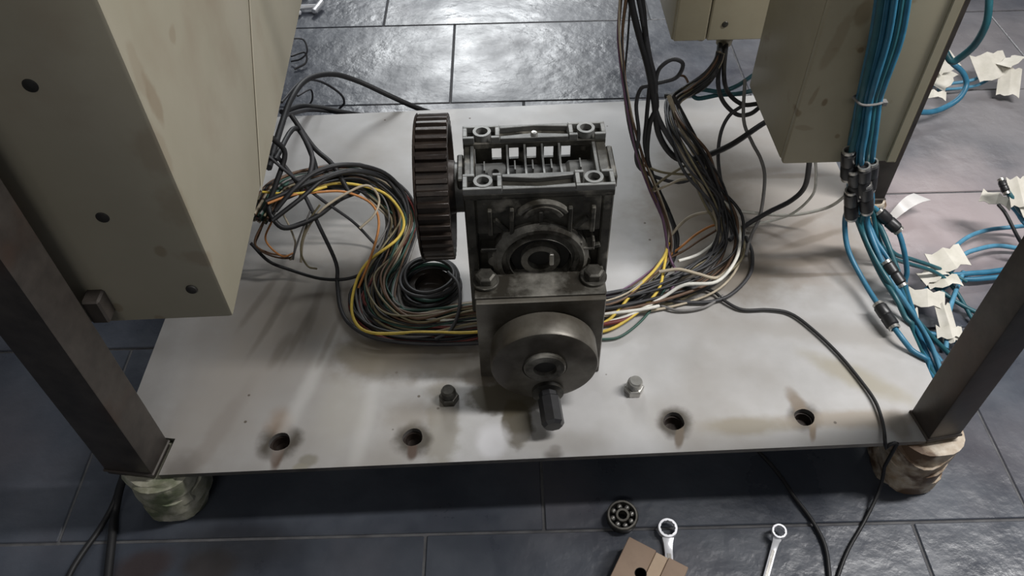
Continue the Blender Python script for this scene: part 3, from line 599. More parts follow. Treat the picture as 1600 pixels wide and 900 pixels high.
for i, (c, pts) in enumerate([('brown', [(420,330),(405,365),(400,385),(425,400),(455,402),(462,380)]), ('beige', [(440,330),(455,360),(462,385),(455,405),(448,398)]), ('brown', [(412,345),(398,380),(420,395),(450,400)]),
                    ('grey', [(485,330),(470,365),(460,395),(458,405)]), ('olive', [(500,320),(480,350),(470,390),(480,415),(495,420)]), ('orange', [(425,345),(415,375),(440,400),(460,395)])]):
    wire('frayed_wire', [(a, b, 0.2-0.07*min(1, j/3)) for j, (a, b) in enumerate(pts)], 0.0014, c, ['brown frayed wire end below the cabinet beside the left loom', 'beige frayed wire end hooked beside the left loom', 'brown frayed wire end below the cabinet beside the left loom', 'grey wire end hanging beside the left loom', 'olive wire end hanging beside the left loom', 'orange frayed wire end beside the left loom'][i], 'frayed wire ends' if c == 'brown' else None)
# arching black cables over the loom
for i, pts in enumerate([[(430,330,0.22),(460,295,0.235),(495,268,0.24),(545,257,0.23),(600,270,0.19),(632,305,0.15),(638,345,0.125),(622,385,0.112),(600,420,0.108)],
            [(425,345,0.21),(470,310,0.22),(510,278,0.225),(560,268,0.21),(610,285,0.17),(634,325,0.14),(630,360,0.12),(605,410,0.11)],
            [(415,315,0.23),(450,300,0.23),(490,283,0.23),(550,266,0.215),(600,278,0.18),(628,310,0.15)]]):
    wire('power_cable', pts, 0.0032, 'black', 'thick black cable arching over the left loom', 'black cables arching over the left loom', 'cable')
for i, (c, pts) in enumerate([('black', [(425,215,0.30),(445,240,0.27),(430,290,0.24),(420,325,0.22),(440,355,0.2),(470,350,0.19),(500,335,0.185),(530,312,0.175),(560,300,0.16)]), ('black', [(455,180,0.26),(490,230,0.23),(520,258,0.22),(545,300,0.19)]), ('charcoal', [(470,205,0.25),(488,245,0.23),(480,285,0.21),(470,310,0.2)]),
                              ('black', [(430,250,0.27),(462,200,0.25),(490,250,0.21),(495,285,0.2)])]):
    wire('power_cable', [(a,b,z) for (a,b,z) in pts], 0.0036, c, 'thick dark cable dropping from the cabinet onto the left loom', 'dark cables dropping from the cabinet', 'cable')
# behind the cabinet: cables over the rear floor
wire('power_cable', [(420,262,0.27),(437,205,0.25),(455,155,0.23),(480,124,0.21),(520,116,0.18),(560,127,0.15),(610,150,0.12),(650,168,0.09),(685,180,0.06)], 0.0046, 'black', 'thick black cable looping behind the plate towards the pulley', None, 'cable')
wire('power_cable', [(440,175,0.16),(470,166,0.12),(500,168,0.10),(540,176,0.075),(580,182,0.04)], 0.0045, 'black', 'black cable lying behind the left rear plate edge', None, 'cable')
wire('power_cable', [(445,180,0.15),(480,172,0.11),(510,173,0.09),(560,180,0.05)], 0.004, 'charcoal', 'charcoal cable lying behind the left rear plate edge', None, 'cable')
wire('loose_wire', [(440,160,0.2),(470,128,0.17),(500,127,0.13),(530,145,0.08),(538,160,0.05),(530,170,0.03)], 0.0022, 'charcoal', 'thin charcoal wire looping down behind the plate')
wire('loose_wire', [(465,150,0.1),(485,140,0.08),(488,155,0.05),(480,168,0.03)], 0.0018, 'charcoal', 'small charcoal wire loop beside the cabinet')
wire('loose_wire', [(455,60,0.06),(474,62,0.05),(480,80,0.03),(470,92,0.015),(455,96,0.006)], 0.0018, 'charcoal', 'thin wire loop on the rear floor beside the cabinet')
wire('loose_wire', [(455,88,0.03),(476,82,0.02),(478,98,0.008),(460,108,0.004)], 0.002, 'black', 'thin black wire loop on the rear floor beside the cabinet')

# --- coil of cable beside the gearbox
cc = P(674,452,0.102); coil = empty('cable_coil', cc, 'coil of black cable on the plate left of the gearbox', 'cable coil')
for i in range(7):
    rx = 0.038+0.0022*(i%3)-0.0008*i; ph = i*1.3; zz = PTOP+0.004+0.0052*i*0.9; ox = 0.002*math.sin(i*2.1); oy = 0.002*math.cos(i*1.7)
    pts = [Vector((cc.x+ox+rx*math.cos(ph+2*PI*j/14), cc.y+oy+rx*0.96*math.sin(ph+2*PI*j/14), zz+0.002*math.sin(2*2*PI*j/14+i))) for j in range(15)]
    MB().tube(pts, 0.0026, 7, 3).build('loop', ['wire_black','wire_charcoal','wire_black','wire_green','wire_black','wire_charcoal','wire_black'][i], coil, smooth=80)
b = MB().lathe([(0.0,0.003),(0.020,0.003),(0.022,0.012),(0.030,0.012),(0.031,0.0)], (cc.x,cc.y,PTOP+0.0003), (0,0,1), 28); b.build('spool_core', 'pulley_rust', coil)
wire('loose_wire', [(700,425,0.135),(716,445,0.135),(718,480,0.128),(705,515,0.116),(680,530,0.112)], 0.0024, 'charcoal', 'charcoal wire end leaving the cable coil')
wire('loose_wire', [(640,415,0.12),(625,445,0.118),(630,480,0.115),(660,505,0.112),(720,508,0.11),(790,500,0.108)], 0.0026, 'grey', 'grey wire passing around the cable coil')

# --- right harness: hanging wires down to the plate and in behind the mounting block
def zR(y): 
    t = [(0,0.46),(100,0.385),(200,0.29),(300,0.175),(380,0.118),(470,0.106),(900,0.104)]
    for (a,za_),(b2,zb_) in zip(t, t[1:]):
        if y <= b2: return za_+(zb_-za_)*(y-a)/(b2-a)
    return 0.104
def W(*pts): return [(x, y, zR(y)) for (x, y) in pts]
rh = [(850,488,0.105,0.020),(950,482,0.105,0.022),(1040,462,0.106,0.024),(1105,435,0.110,0.026),(1140,395,0.118,0.026),(1135,345,0.145,0.024),(1105,300,0.18,0.028),(1078,250,0.24,0.028),(1057,200,0.265,0.014),(1052,162,0.255,0.010),(1075,143,0.25,0.009),(1105,122,0.265,0.008),(1122,98,0.285,0.007),(1127,82,0.30,0.006)]
harness('harness_wire', rh, ['black']*6+['charcoal']*3+['grey']*2+['brown']*3+['olive']*3+['beige']*2, (0.0013,0.0022), 'thin {} wire in the hanging loom right of the gearbox', 'wires of the right loom')
rh2 = [(850,490,0.105,0.018),(950,485,0.105,0.020),(1005,455,0.107,0.020),(1045,405,0.114,0.016),(1045,350,0.14,0.014),(1015,290,0.19,0.014),(990,230,0.25,0.012),(975,150,0.34,0.010),(975,60,0.41,0.010),(982,-15,0.47,0.010)]
harness('harness_wire', rh2, ['charcoal']*2+['brown']*2+['olive','purple','beige'], (0.0011,0.0016), 'thin {} wire hanging in the slack strand right of the gearbox', 'wires of the slack strand')
cab_list = [
 (W((985,-20),(988,10),(1000,60),(1012,103),(1022,156),(1030,211),(1055,246),(1089,247))+[(1139,228,0.235),(1189,195,0.215),(1215,180,0.20)], 0.0042, 'black', 'thick black cable swinging below the control box to the junction box'),
 (W((1000,-20),(1006,20),(1010,70),(1020,125),(1026,165),(1015,195),(1012,250),(1030,300),(1050,345),(1058,380),(1040,425),(990,465),(930,488)), 0.0034, 'black', 'black cable falling straight from above to the right loom'),
 (W((995,-20),(1002,15),(1008,50),(1015,90),(1024,130),(1024,170),(1045,215),(1085,270),(1120,320),(1150,365),(1152,400),(1120,440),(1060,462),(950,480)), 0.0036, 'charcoal', 'charcoal cable leading down through the right loom'),
 (W((1024,130),(1030,108),(1050,93),(1067,100),(1058,120),(1035,128),(1022,130)), 0.0026, 'charcoal', 'small charcoal wire loop beside the hanging cables'),
 (W((1020,134),(1002,138),(994,165),(998,210),(994,250),(1010,270),(1060,285),(1100,270)), 0.0026, 'charcoal', 'charcoal wire curling left out of the hanging cables'),
 (W((1006,20),(1012,70),(1018,110),(1014,145),(1010,190),(1008,230),(1022,280),(1045,330)), 0.0028, 'black', 'short black wire hanging in front of the slack strand'),
 ([GE+Vector((-0.005,0,0)),(1117,112,0.27),(1095,138,0.24),(1065,150,0.22),(1040,150,0.21)], 0.0045, 'black', 'thick black cable leaving the control box gland to the left'),
 ([GE+Vector((-0.006,-0.004,0)),(1120,110,0.28),(1100,130,0.25),(1075,146,0.23)], 0.0030, 'charcoal', 'charcoal cable leaving the control box gland to the left'),
 ([GE+Vector((0.002,-0.005,0)),(1122,120,0.26),(1128,155,0.22),(1150,178,0.2),(1172,178,0.2),(1190,165,0.21)], 0.0034, 'charcoal', 'charcoal cable hooking from the gland back to the junction box'),
 ([GE+Vector((0.005,0,0)),(1131,115,0.27),(1138,145,0.23),(1160,163,0.215),(1185,162,0.22)], 0.0034, 'black', 'black cable hooking from the gland back to the junction box'),
 ([(1190,108,0.235),(1170,122,0.235),(1150,135,0.235),(1125,143,0.225),(1095,140,0.22),(1083,148,0.21),(1092,154,0.205),(1125,148,0.21),(1150,147,0.215),(1185,140,0.215)], 0.0034, 'teal', 'short teal hose loop under the control box'),
 ([(1160,165,0.22),(1140,180,0.21),(1127,205,0.19),(1122,240,0.165),(1125,275,0.145),(1135,320,0.12),(1145,370,0.108)], 0.0028, 'charcoal', 'charcoal wire curving from the junction box to the right loom'),
 ([(1164,124,0.26),(1162,187,0.22),(1175,222,0.19),(1189,249,0.17),(1195,280,0.15),(1188,336,0.118),(1174,368,0.108),(1165,400,0.106)], 0.0026, 'grey', 'grey wire bowing out past the right side of the loom'),
 ([(1266,245,0.28),(1258,290,0.21),(1237,313,0.17),(1200,332,0.135),(1163,354,0.112),(1140,375,0.108)], 0.0036, 'charcoal', 'charcoal cable from the junction box underside to the right loom'),
 ([(1330,290,0.21),(1318,308,0.185),(1291,325,0.15),(1238,336,0.125),(1190,334,0.115),(1155,330,0.115)], 0.0024, 'white', 'white wire from the hose fittings to the right loom'),
 ([(1274,250,0.27),(1275,275,0.22),(1270,304,0.175),(1241,332,0.13),(1205,345,0.112),(1170,352,0.108)], 0.0020, 'white', 'white wire dropping from the junction box to the right loom'),
 ([(940,506,0.106),(985,492,0.110),(1035,465,0.118),(1070,445,0.13),(1120,440,0.135),(1150,405,0.14),(1156,370,0.14),(1149,336,0.15),(1130,315,0.16)], 0.0024, 'white', 'white wire sweeping around the front of the right loom'),
 ([(1030,425,0.13),(1060,421,0.135),(1090,428,0.135),(1120,434,0.13),(1145,415,0.13)], 0.0024, 'beige', 'beige wire looping across the right loom'),
 ([(1060,408,0.13),(1090,398,0.125),(1115,380,0.12),(1120,365,0.12)], 0.0022, 'white', 'short white wire inside the right loom'),
 ([(1045,372,0.13),(1062,352,0.14),(1080,338,0.15),(1105,332,0.155),(1130,334,0.15),(1145,345,0.14)], 0.0022, 'beige', 'short beige wire at the back of the right loom'),
 ([(1165,370,0.107),(1175,395,0.106),(1172,428,0.105),(1145,458,0.105),(1113,471,0.105),(1070,472,0.105),(1020,466,0.105)], 0.0026, 'charcoal', 'charcoal wire looping round the right end of the loom'),
 ([(1130,462,0.105),(1100,480,0.105),(1060,485,0.105),(1020,475,0.105),(980,478,0.106)], 0.0020, 'grey', 'grey wire lying in front of the right loom'),
 ([(900,520,0.106),(946,503,0.108),(970,480,0.115),(992,453,0.12),(1020,425,0.125),(1038,400,0.13),(1045,380,0.13)], 0.0021, 'yellow', 'pale yellow wire rising behind the mounting block to the slack strand'),
 ([(900,525,0.105),(946,517,0.106),(975,503,0.108),(1005,480,0.112),(1030,450,0.12),(1038,415,0.125),(1042,390,0.13)], 0.0021, 'yellow', 'yellow wire along the front of the right loom'),
 ([(900,528,0.104),(946,530,0.104),(971,525,0.104),(998,505,0.105),(1020,480,0.106),(1040,450,0.11)], 0.0018, 'green', 'green wire along the front edge of the right loom'),
 ([(930,508,0.106),(952,505,0.107),(978,499,0.108),(995,488,0.109)], 0.0032, 'red', 'short red wire emerging behind the mounting block'),
 ([(900,495,0.106),(950,490,0.112),(1000,484,0.114),(1030,478,0.113)], 0.0024, 'white', 'short white wire low in the right loom'),
 ([(1014,285,0.195),(1035,340,0.16),(1046,400,0.125),(1058,430,0.115),(1048,455,0.108)], 0.0020, 'purple', 'purple wire crossing where the strands meet'),
 ([(1042,405,0.12),(1068,392,0.118),(1092,376,0.12),(1118,360,0.125),(1140,340,0.135)], 0.0018, 'brown', 'brown wire between the two right strands'),
 ([(1045,400,0.12),(1066,384,0.116),(1088,366,0.12),(1112,353,0.125),(1138,348,0.13)], 0.0018, 'orange', 'rusty orange wire between the two right strands'),
 ([(1000,255,0.225),(1030,268,0.215),(1060,272,0.21),(1090,272,0.205),(1102,262,0.215),(1085,254,0.225),(1058,266,0.215),(1030,285,0.2),(1018,300,0.185)], 0.0018, 'olive', 'olive wire twisted around the top of the right loom'),
 ([(1020,300,0.185),(1042,290,0.195),(1068,280,0.2),(1095,285,0.19),(1112,302,0.175),(1125,330,0.15)], 0.0018, 'beige', 'thin beige wire twisted around the right loom'),
 ([(1045,150,0.28),(1062,195,0.26),(1085,240,0.225),(1105,280,0.19),(1125,325,0.15)], 0.0034, 'beige', 'worn tan cable running down the right loom'),
 ([(1052,152,0.27),(1072,190,0.25),(1095,235,0.215),(1115,290,0.17),(1140,340,0.13)], 0.0036, 'black', 'black cable running down the right loom from behind'),
 ([(1058,150,0.22),(1075,135,0.23),(1070,120,0.24),(1060,118,0.245)], 0.0018, 'brown', 'thin brown wire tail below the control box'),
 ([(1050,452,0.106),(1085,448,0.106),(1115,456,0.106),(1132,470,0.105),(1160,484,0.104),(1200,484,0.104),(1235,490,0.104),(1270,515,0.104),(1310,553,0.104),(1345,595,0.104),(1368,628,0.105),(1379,660,0.106),(1383,690,0.108),(1383,722,0.06),(1374,765,0.02),(1352,812,0.004),(1325,860,0.004),(1308,905,0.004),(1300,940,0.004)], 0.0022, 'black', 'thin black wire crossing the plate and falling over its front edge'),
]
for (pts, r, c, lab) in cab_list: wire('loose_cable' if r >= 0.003 else 'loose_wire', pts, r, c, lab, None, 'cable' if r >= 0.003 else 'wire')
wire('loose_wire', [(1185,705,0.004),(1208,730,0.004),(1225,752,0.004),(1240,775,0.004),(1268,812,0.004),(1288,850,0.004),(1295,890,0.004),(1297,935,0.004)], 0.0026, 'black', 'thin black wire on the floor tiles beside the wrench')
# --- cables on the floor at the front left leg
wire('floor_cable', [(200,735,0.05),(188,760,0.03),(180,800,0.006),(174,850,0.006),(168,905,0.006),(164,950,0.006)], 0.0052, 'black', 'thick black cable on the floor below the left leg', None, 'cable')
wire('floor_cable', [(192,742,0.04),(176,790,0.012),(150,835,0.004),(125,870,0.004),(108,900,0.004),(95,940,0.004)], 0.0036, 'black', 'thinner black cable branching off on the floor below the left leg', None, 'cable')

# ================================================================== BLUE HOSES
YB = 0.765
def top_hose(i, n):
    t = i/(n-1); back = 0.009*(i % 2)+0.004*(i % 3)
    return rise(PY(1374+48*t, -20, YB-0.002-back), PY(1362+46*t, 60, YB-back))[1:]+[PY(1374+48*t, -20, YB-0.002-back), PY(1362+46*t, 60, YB-back), PY(1347+36*t, 130, YB-back), PY(1341+33*t, 158, YB-back*0.7), PY(1334+34*t, 205, YB-back), PY(1325+38*t, 245, YB-back)]
def bundle_mid(i, n):
    t = i/(n-1); return [PY(1327+34*t, 285, YB+0.002), PY(1328+34*t, 318, YB+0.008)]
def connector(parent, p0, p1, r=0.0072):
    d = (p1-p0); L_ = d.length
    c = MB().lathe([(r*0.8,0),(r,0.002),(r,L_*0.45),(r*0.86,L_*0.5),(r,L_*0.55),(r,L_-0.002),(r*0.8,L_)], p0, d, 14).build('connector', 'rubber_black', parent)
    for q, s in ((p0, 1), (p1, -1)):
        MB().lathe([(r*0.62,-0.004),(r*0.86,-0.004),(r*0.86,-0.0002),(r*0.62,-0.0002)], q, d*s, 14, closed=True).build('collar', 'steel_bright', c)
NH = 10
lower = {
 0: ('blue', [(1320,345,0.17),(1325,390,0.14),(1348,437,0.122),(1372,476,0.118),(1392,505,0.116),(1412,532,0.112),(1448,578,0.085),(1470,610,0.05)], [(5,4)]),
 1: ('teal', [(1340,345,0.17),(1358,390,0.14),(1378,432,0.125),(1402,470,0.118),(1425,520,0.09),(1452,575,0.05),(1475,610,0.03)], []),
 2: ('cyan', [(1348,340,0.17),(1362,375,0.15),(1380,415,0.135),(1403,455,0.12),(1432,500,0.085),(1455,540,0.05),(1470,580,0.03)], []),
 3: ('blue', [(1352,335,0.175),(1368,375,0.15),(1388,405,0.138),(1402,440,0.125),(1413,470,0.10),(1412,495,0.08),(1430,535,0.05),(1465,585,0.02)], [(4,3)]),
 4: ('teal', [(1360,330,0.18),(1378,360,0.16),(1392,395,0.145),(1408,440,0.12),(1416,480,0.08),(1418,500,0.06),(1450,560,0.03),(1470,590,0.02)], []),
 5: ('blue', [(1366,325,0.185),(1385,345,0.17),(1402,360,0.16),(1412,390,0.14),(1417,425,0.11),(1415,450,0.09),(1440,520,0.04),(1470,565,0.02)], [(1,0)]),
 6: ('teal', [(1368,330,0.18),(1378,365,0.15),(1396,395,0.12),(1425,405,0.08),(1455,415,0.05),(1480,425,0.03),(1510,440,0.02)], []),
 7: ('teal', [(1364,335,0.18),(1372,370,0.15),(1390,400,0.12),(1420,412,0.08),(1460,425,0.045),(1490,450,0.02),(1520,500,0.008)], []),
 8: ('teal', [(1345,350,0.165),(1365,400,0.14),(1392,445,0.125),(1420,485,0.09),(1450,520,0.05),(1475,545,0.03),(1490,560,0.02)], []),
 9: ('blue', [(1355,345,0.17),(1372,395,0.145),(1400,450,0.115),(1425,500,0.07),(1445,545,0.04),(1462,590,0.02)], []),
}
hoses = []
for i in range(NH):
    c, low, con = lower[i]
    pts = top_hose(i, NH)+bundle_mid(i, NH)+[P(*q) for q in low]
    lab = {0: 'blue hose with a black inline connector lying along the plate edge', 3: 'blue hose with a black inline connector above the paper tags', 5: 'blue hose with a black connector just below the fittings', 6: 'teal hose leaving the bundle towards the paper tags', 7: 'teal hose leaving the bundle towards the paper tags', 2: 'light blue hose in the tied hanging bundle', 1: 'teal hose in the tied hanging bundle running to the floor', 8: 'teal hose in the tied hanging bundle running to the floor', 4: 'teal hose in the tied hanging bundle running to the floor'}.get(i, 'blue hose in the tied hanging bundle in front of the junction box')
    h = wire('air_hose', pts, 0.0036 if i not in (6,7) else 0.0030, c, lab, 'hoses of the tied blue bundle', 'hose', k=9)
    hoses.append(h)
    if con:
        q = [P(*z) for z in low]
        for (b2, a2) in con: 
            p0, p1 = q[a2], q[b2]; m = (p0+p1)/2; d = (p1-p0).normalized()
            if i == 0: p0, p1 = P(1374,478,0.120), P(1396,510,0.117)
            if i == 3: p0, p1 = P(1386,412,0.138), P(1408,444,0.126)
            if i == 5: p0, p1 = P(1374,332,0.178), P(1402,358,0.162)
            connector(h, p0, p1, 0.0085)
    # fittings clustered below the box
    if i < 6:
        yy = [238, 268, 262, 256, 300, 290][i]; t = i/(NH-1)
        xx = [1326, 1334, 1350, 1362, 1330, 1352][i]
        p0 = PY(xx, yy, YB-0.012-0.004*(i%3)); p1 = PY(xx+[-2,4,-2,-4,0,2][i], yy+38, YB-0.010-0.004*(i%3)); connector(h, p0, p1, 0.0088)
# extra black hose dark strands in the bundle
for i in range(4):
    t = [0.05,0.5,0.8,0.95][i]
    pts = rise(PY(1374+48*t, -20, YB+0.012), PY(1362+46*t, 60, YB+0.014))[1:]+[PY(1374+48*t, -20, YB+0.012), PY(1362+46*t, 60, YB+0.014), PY(1341+33*t, 158, YB+0.010), PY(1325+38*t, 245, YB+0.013), PY(1330+26*t, 300, YB+0.012)]
    wire('air_hose', pts, 0.0042, 'teal', 'dark teal hose at the back of the tied hanging bundle', 'hoses at the back of the tied bundle', 'hose', k=9)
# cable tie
pc = [PY(1333,152,YB-0.006), PY(1345,163,YB-0.020), PY(1364,164,YB-0.020), PY(1380,159,YB-0.004), PY(1368,150,YB+0.020), PY(1345,146,YB+0.020), PY(1333,152,YB-0.006)]
tie = empty('cable_tie', PY(1357,158,YB), 'grey cable tie around the hanging blue hoses', 'cable tie')
MB().tube(pc, 0.0014, 6, 5).build('strap', 'wire_grey', tie)
c = PY(1381,160,YB-0.005); MB().box(c.x-0.003,c.x+0.003,c.y-0.004,c.y+0.003,c.z-0.003,c.z+0.003).build('lock_head', 'wire_grey', tie, bevel=0.0006)

# loose hoses on the right floor with paper tags
def tagpaper(parent, px, py, z, w_, h_, rot, tilt, fold=0.4):
    c = P(px, py, z); M = Matrix.Translation(c) @ Matrix.Rotation(rot, 4, 'Z') @ Matrix.Rotation(tilt, 4, 'X')
    vs = []; nn = 6
    for s in (0.0004, -0.0004):
        for i in range(nn+1):
            t = i/nn-0.5; zz = 0.006*math.sin(t*5*fold*2+1)*(1 if i % 2 else 0.6)
            vs += [(t*w_, -h_/2+0.003*math.sin(i*1.9), zz+s), (t*w_, h_/2+0.003*math.cos(i*2.3), zz*0.4+s)]
    fs = []; o = 2*(nn+1)
    for i in range(nn):
        a = 2*i; fs += [(a,a+2,a+3,a+1), (o+a,o+a+1,o+a+3,o+a+2), (a,o+a,o+a+2,a+2), (a+1,a+3,o+a+3,o+a+1)]
    fs += [(0,1,o+1,o), (2*nn,o+2*nn,o+2*nn+1,2*nn+1)]
    return MB(M).add(vs, fs).build('paper_tag', 'paper', parent, smooth=20)
H = lambda pts, r, c, lab, g=None: wire('loose_hose', pts, r, c, lab, g, 'hose', k=9)
h = H([(1545,-25,0.30),(1545,10,0.27),(1540,40,0.24),(1523,70,0.2),(1500,90,0.17),(1487,96,0.16),(1476,80,0.17),(1468,68,0.18)], 0.0060, 'teal', 'thick teal hose coming down behind the junction box')
h2 = H([(1470,70,0.10),(1487,97,0.09),(1504,113,0.075),(1510,132,0.055),(1500,152,0.04),(1480,166,0.03),(1455,175,0.03),(1425,175,0.04)], 0.0052, 'blue', 'blue hose curling in a loop on the floor behind the junction box')
tagpaper(h2, 1478, 98, 0.05, 0.06, 0.035, 0.6, 0.5); tagpaper(h2, 1458, 148, 0.05, 0.045, 0.018, -0.3, 0.3); tagpaper(h2, 1470, 120, 0.03, 0.07, 0.045, 0.9, 0.2)
h3 = H([(1450,135,0.02),(1490,130,0.02),(1520,125,0.025),(1545,113,0.03),(1575,104,0.035)], 0.0032, 'cyan', 'pale blue hose running to the large paper tags')
tagpaper(h3, 1550, 103, 0.045, 0.075, 0.055, 0.25, 0.5, 0.7); tagpaper(h3, 1583, 95, 0.055, 0.055, 0.03, 0.5, -0.3); tagpaper(h3, 1577, 128, 0.03, 0.04, 0.06, -0.3, 0.5)
H([(1465,140,0.015),(1500,138,0.015),(1530,132,0.015),(1560,115,0.03)], 0.0028, 'cyan', 'second thin pale blue hose under the large paper tags')
h4 = H([(1475,410,0.03),(1490,388,0.035),(1515,369,0.03),(1545,359,0.02),(1580,355,0.02),(1610,352,0.03)], 0.0034, 'cyan', 'light blue hose arching over the tiles beside the right leg')
h5 = H([(1485,425,0.02),(1505,399,0.03),(1530,389,0.03),(1558,384,0.02),(1590,388,0.012),(1620,395,0.01)], 0.0036, 'cyan', 'light blue hose in a lower arch beside the right leg')
h6 = H([(1440,460,0.02),(1470,435,0.02),(1510,428,0.02),(1545,425,0.015),(1590,418,0.012),(1630,410,0.01)], 0.0042, 'blue', 'blue hose lying behind the right leg')
h7 = H([(1450,470,0.01),(1490,440,0.012),(1530,436,0.012),(1570,432,0.01),(1610,425,0.01)], 0.0042, 'blue', 'second blue hose lying behind the right leg')
h8 = H([(1505,425,0.02),(1495,450,0.02),(1485,480,0.02),(1480,510,0.015),(1478,545,0.01)], 0.0036, 'cyan', 'light blue hose running forward under the paper tags')
h9 = H([(1440,435,0.03),(1470,455,0.02),(1500,475,0.015),(1530,490,0.01),(1560,500,0.01)], 0.0034, 'teal', 'teal hose crossing under the paper tags')
h10 = H([(1425,500,0.02),(1450,520,0.015),(1475,525,0.012),(1505,540,0.01),(1540,560,0.008)], 0.0040, 'blue', 'blue hose low beside the right leg')
tagpaper(h6, 1482, 405, 0.045, 0.062, 0.034, 0.35, 0.35, 0.5); tagpaper(h6, 1458, 428, 0.035, 0.045, 0.022, 0.5, 0.2)
tagpaper(h9, 1448, 467, 0.03, 0.050, 0.028, -0.25, 0.3); tagpaper(h8, 1480, 505, 0.022, 0.022, 0.060, 0.0, 0.3); tagpaper(h8, 1475, 440, 0.03, 0.05, 0.02, 0.1, 0.1)
tagpaper(h10, 1428, 505, 0.03, 0.014, 0.05, -0.2, 0.2); tagpaper(h10, 1484, 520, 0.02, 0.035, 0.018, -0.1, 0.3)
h11 = H([(1610,345,0.05),(1595,330,0.07),(1583,312,0.09),(1572,296,0.10),(1566,284,0.105)], 0.0042, 'teal', 'teal hose end with paper tags standing up beside the right leg')
h12 = H([(1612,360,0.04),(1598,345,0.05),(1588,330,0.06),(1576,318,0.065)], 0.0036, 'cyan', 'light blue hose end with paper tag beside the right leg')
tagpaper(h12, 1557, 312, 0.07, 0.045, 0.022, -0.55, 0.3); tagpaper(h11, 1592, 300, 0.10, 0.03, 0.045, 0.1, 0.6); tagpaper(h11, 1600, 315, 0.085, 0.02, 0.05, 0.2, 0.4)
connector(h11, P(1572,300,0.10), P(1565,283,0.108), 0.006)
wire('loose_wire', [(1608,400,0.02),(1590,370,0.05),(1572,335,0.07),(1560,320,0.07)], 0.0028, 'black', 'black wire standing up beside the right leg')
wire('loose_cable', [(1446,118,0.16),(1440,145,0.11),(1432,168,0.06),(1424,188,0.009),(1410,200,0.009)], 0.0085, 'black', 'short thick black hose end behind the junction box', None, 'cable')
# curl of clear tape on the floor behind the fittings
M = Matrix.Translation(P(1420,318,0.03)) @ Matrix.Rotation(0.5, 4, 'Z')
b = MB(M); vs = []; fs = []
for i in range(9):
    t = i/8; vs += [(-0.035+0.07*t, -0.006-0.008*t, 0.012*math.sin(3*t)-0.02*(1-t)), (-0.035+0.07*t, 0.004+0.014*t, 0.016*math.sin(3*t+0.6)-0.02*(1-t))]
vs2 = [(x,y,z+0.0006) for (x,y,z) in vs]; o = len(vs)
for i in range(8): a = 2*i; fs += [(a,a+1,a+3,a+2),(o+a,o+a+2,o+a+3,o+a+1),(a,a+2,o+a+2,o+a),(a+1,o+a+1,o+a+3,a+3)]
fs += [(0,o,o+1,1),(16,17,o+17,o+16)]
b.add(vs+vs2, fs).build('tape_scrap', 'clear_tape', None, 'curled scrap of pale tape behind the hose fittings', 'tape', smooth=30)

# ================================================================== TOOLS AND SCRAP ON THE FLOOR
def wrench(px, py, qx, qy, r, lab, lift):
    o = P(px, py, lift); e_ = P(qx, qy, 0.006); d = (e_-o); d.z = 0; an = math.atan2(d.y, d.x)
    M = Matrix.Translation((o.x, o.y, 0)) @ Matrix.Rotation(an, 4, 'Z')
    e = empty('combination_wrench', (o.x, o.y, 0), lab, 'wrench')
    tl = -0.12
    R = Matrix.Translation((0,0,lift)) @ Matrix.Rotation(0.16, 4, 'Y')
    ring = MB(M @ R); n = 36; prof_o = r; ri = r*0.74
    vs = []; fs = []
    for i in range(n):
        a = 2*PI*i/n; rin = ri*(1+0.045*(1 if i % 3 == 0 else -0.5))
        for (rr, z) in ((rin,-0.0045),(prof_o*0.96,-0.0045),(prof_o,-0.003),(prof_o,0.003),(prof_o*0.96,0.0045),(rin,0.0045)): vs.append((rr*math.cos(a), rr*math.sin(a), z))
    for i in range(n):
        for t in range(6): fs.append((i*6+t, ((i+1)%n)*6+t, ((i+1)%n)*6+(t+1)%6, i*6+(t+1)%6))
    ring.add(vs, fs).build('ring_end', 'chrome', e, smooth=40)
    hw = r*0.62
    hb = MB(M); Ln = 0.175; secs = [(r*0.93, hw*1.0, lift-0.0028, 0.0035), (r*1.5, hw*0.74, lift-0.0045, 0.003), (r*2.4, hw*0.66, 0.0045, 0.0028), (Ln*0.8, hw*0.62, 0.0045, 0.0028), (Ln, hw*0.95, 0.0045, 0.003)]
    vs = []; fs = []
    for (x, hh, z, th) in secs: vs += [(x,-hh,z-th),(x,hh,z-th),(x,hh*1.0,z+th),(x,-hh*1.0,z+th)]
    for i in range(len(secs)-1):
        a = 4*i
        for t in range(4): fs.append((a+t, a+(t+1)%4, a+4+(t+1)%4, a+4+t))
    fs += [(0,1,2,3), tuple(4*(len(secs)-1)+t for t in (3,2,1,0))]
    sh = hb.add(vs, fs).build('shank', 'chrome', e, bevel=0.0012, seg=2)
    MB(M).box(r*2.6, Ln*0.78, -hw*0.32, hw*0.32, 0.0068, 0.0076).build('raised_panel', 'steel_bright', sh, bevel=0.0003)
    jw = r*1.15
    MB(M).prism([(Ln-0.001,-hw*0.9),(Ln+0.010,-jw),(Ln+0.026,-jw*0.9),(Ln+0.028,-jw*0.55),(Ln+0.012,-jw*0.5),(Ln+0.008,0),(Ln+0.012,jw*0.5),(Ln+0.030,jw*0.55),(Ln+0.028,jw*0.9),(Ln+0.010,jw),(Ln-0.001,hw*0.9)], 0.001, 0.0085).build('open_jaw', 'chrome', e, bevel=0.001)
wrench(1043, 826, 1047, 900, 0.0118, 'chrome wrench with its ring end beside the wooden block', 0.008)
wrench(1217, 831, 1196, 905, 0.0088, 'smaller chrome wrench with its ring end beside the floor wire', 0.012)
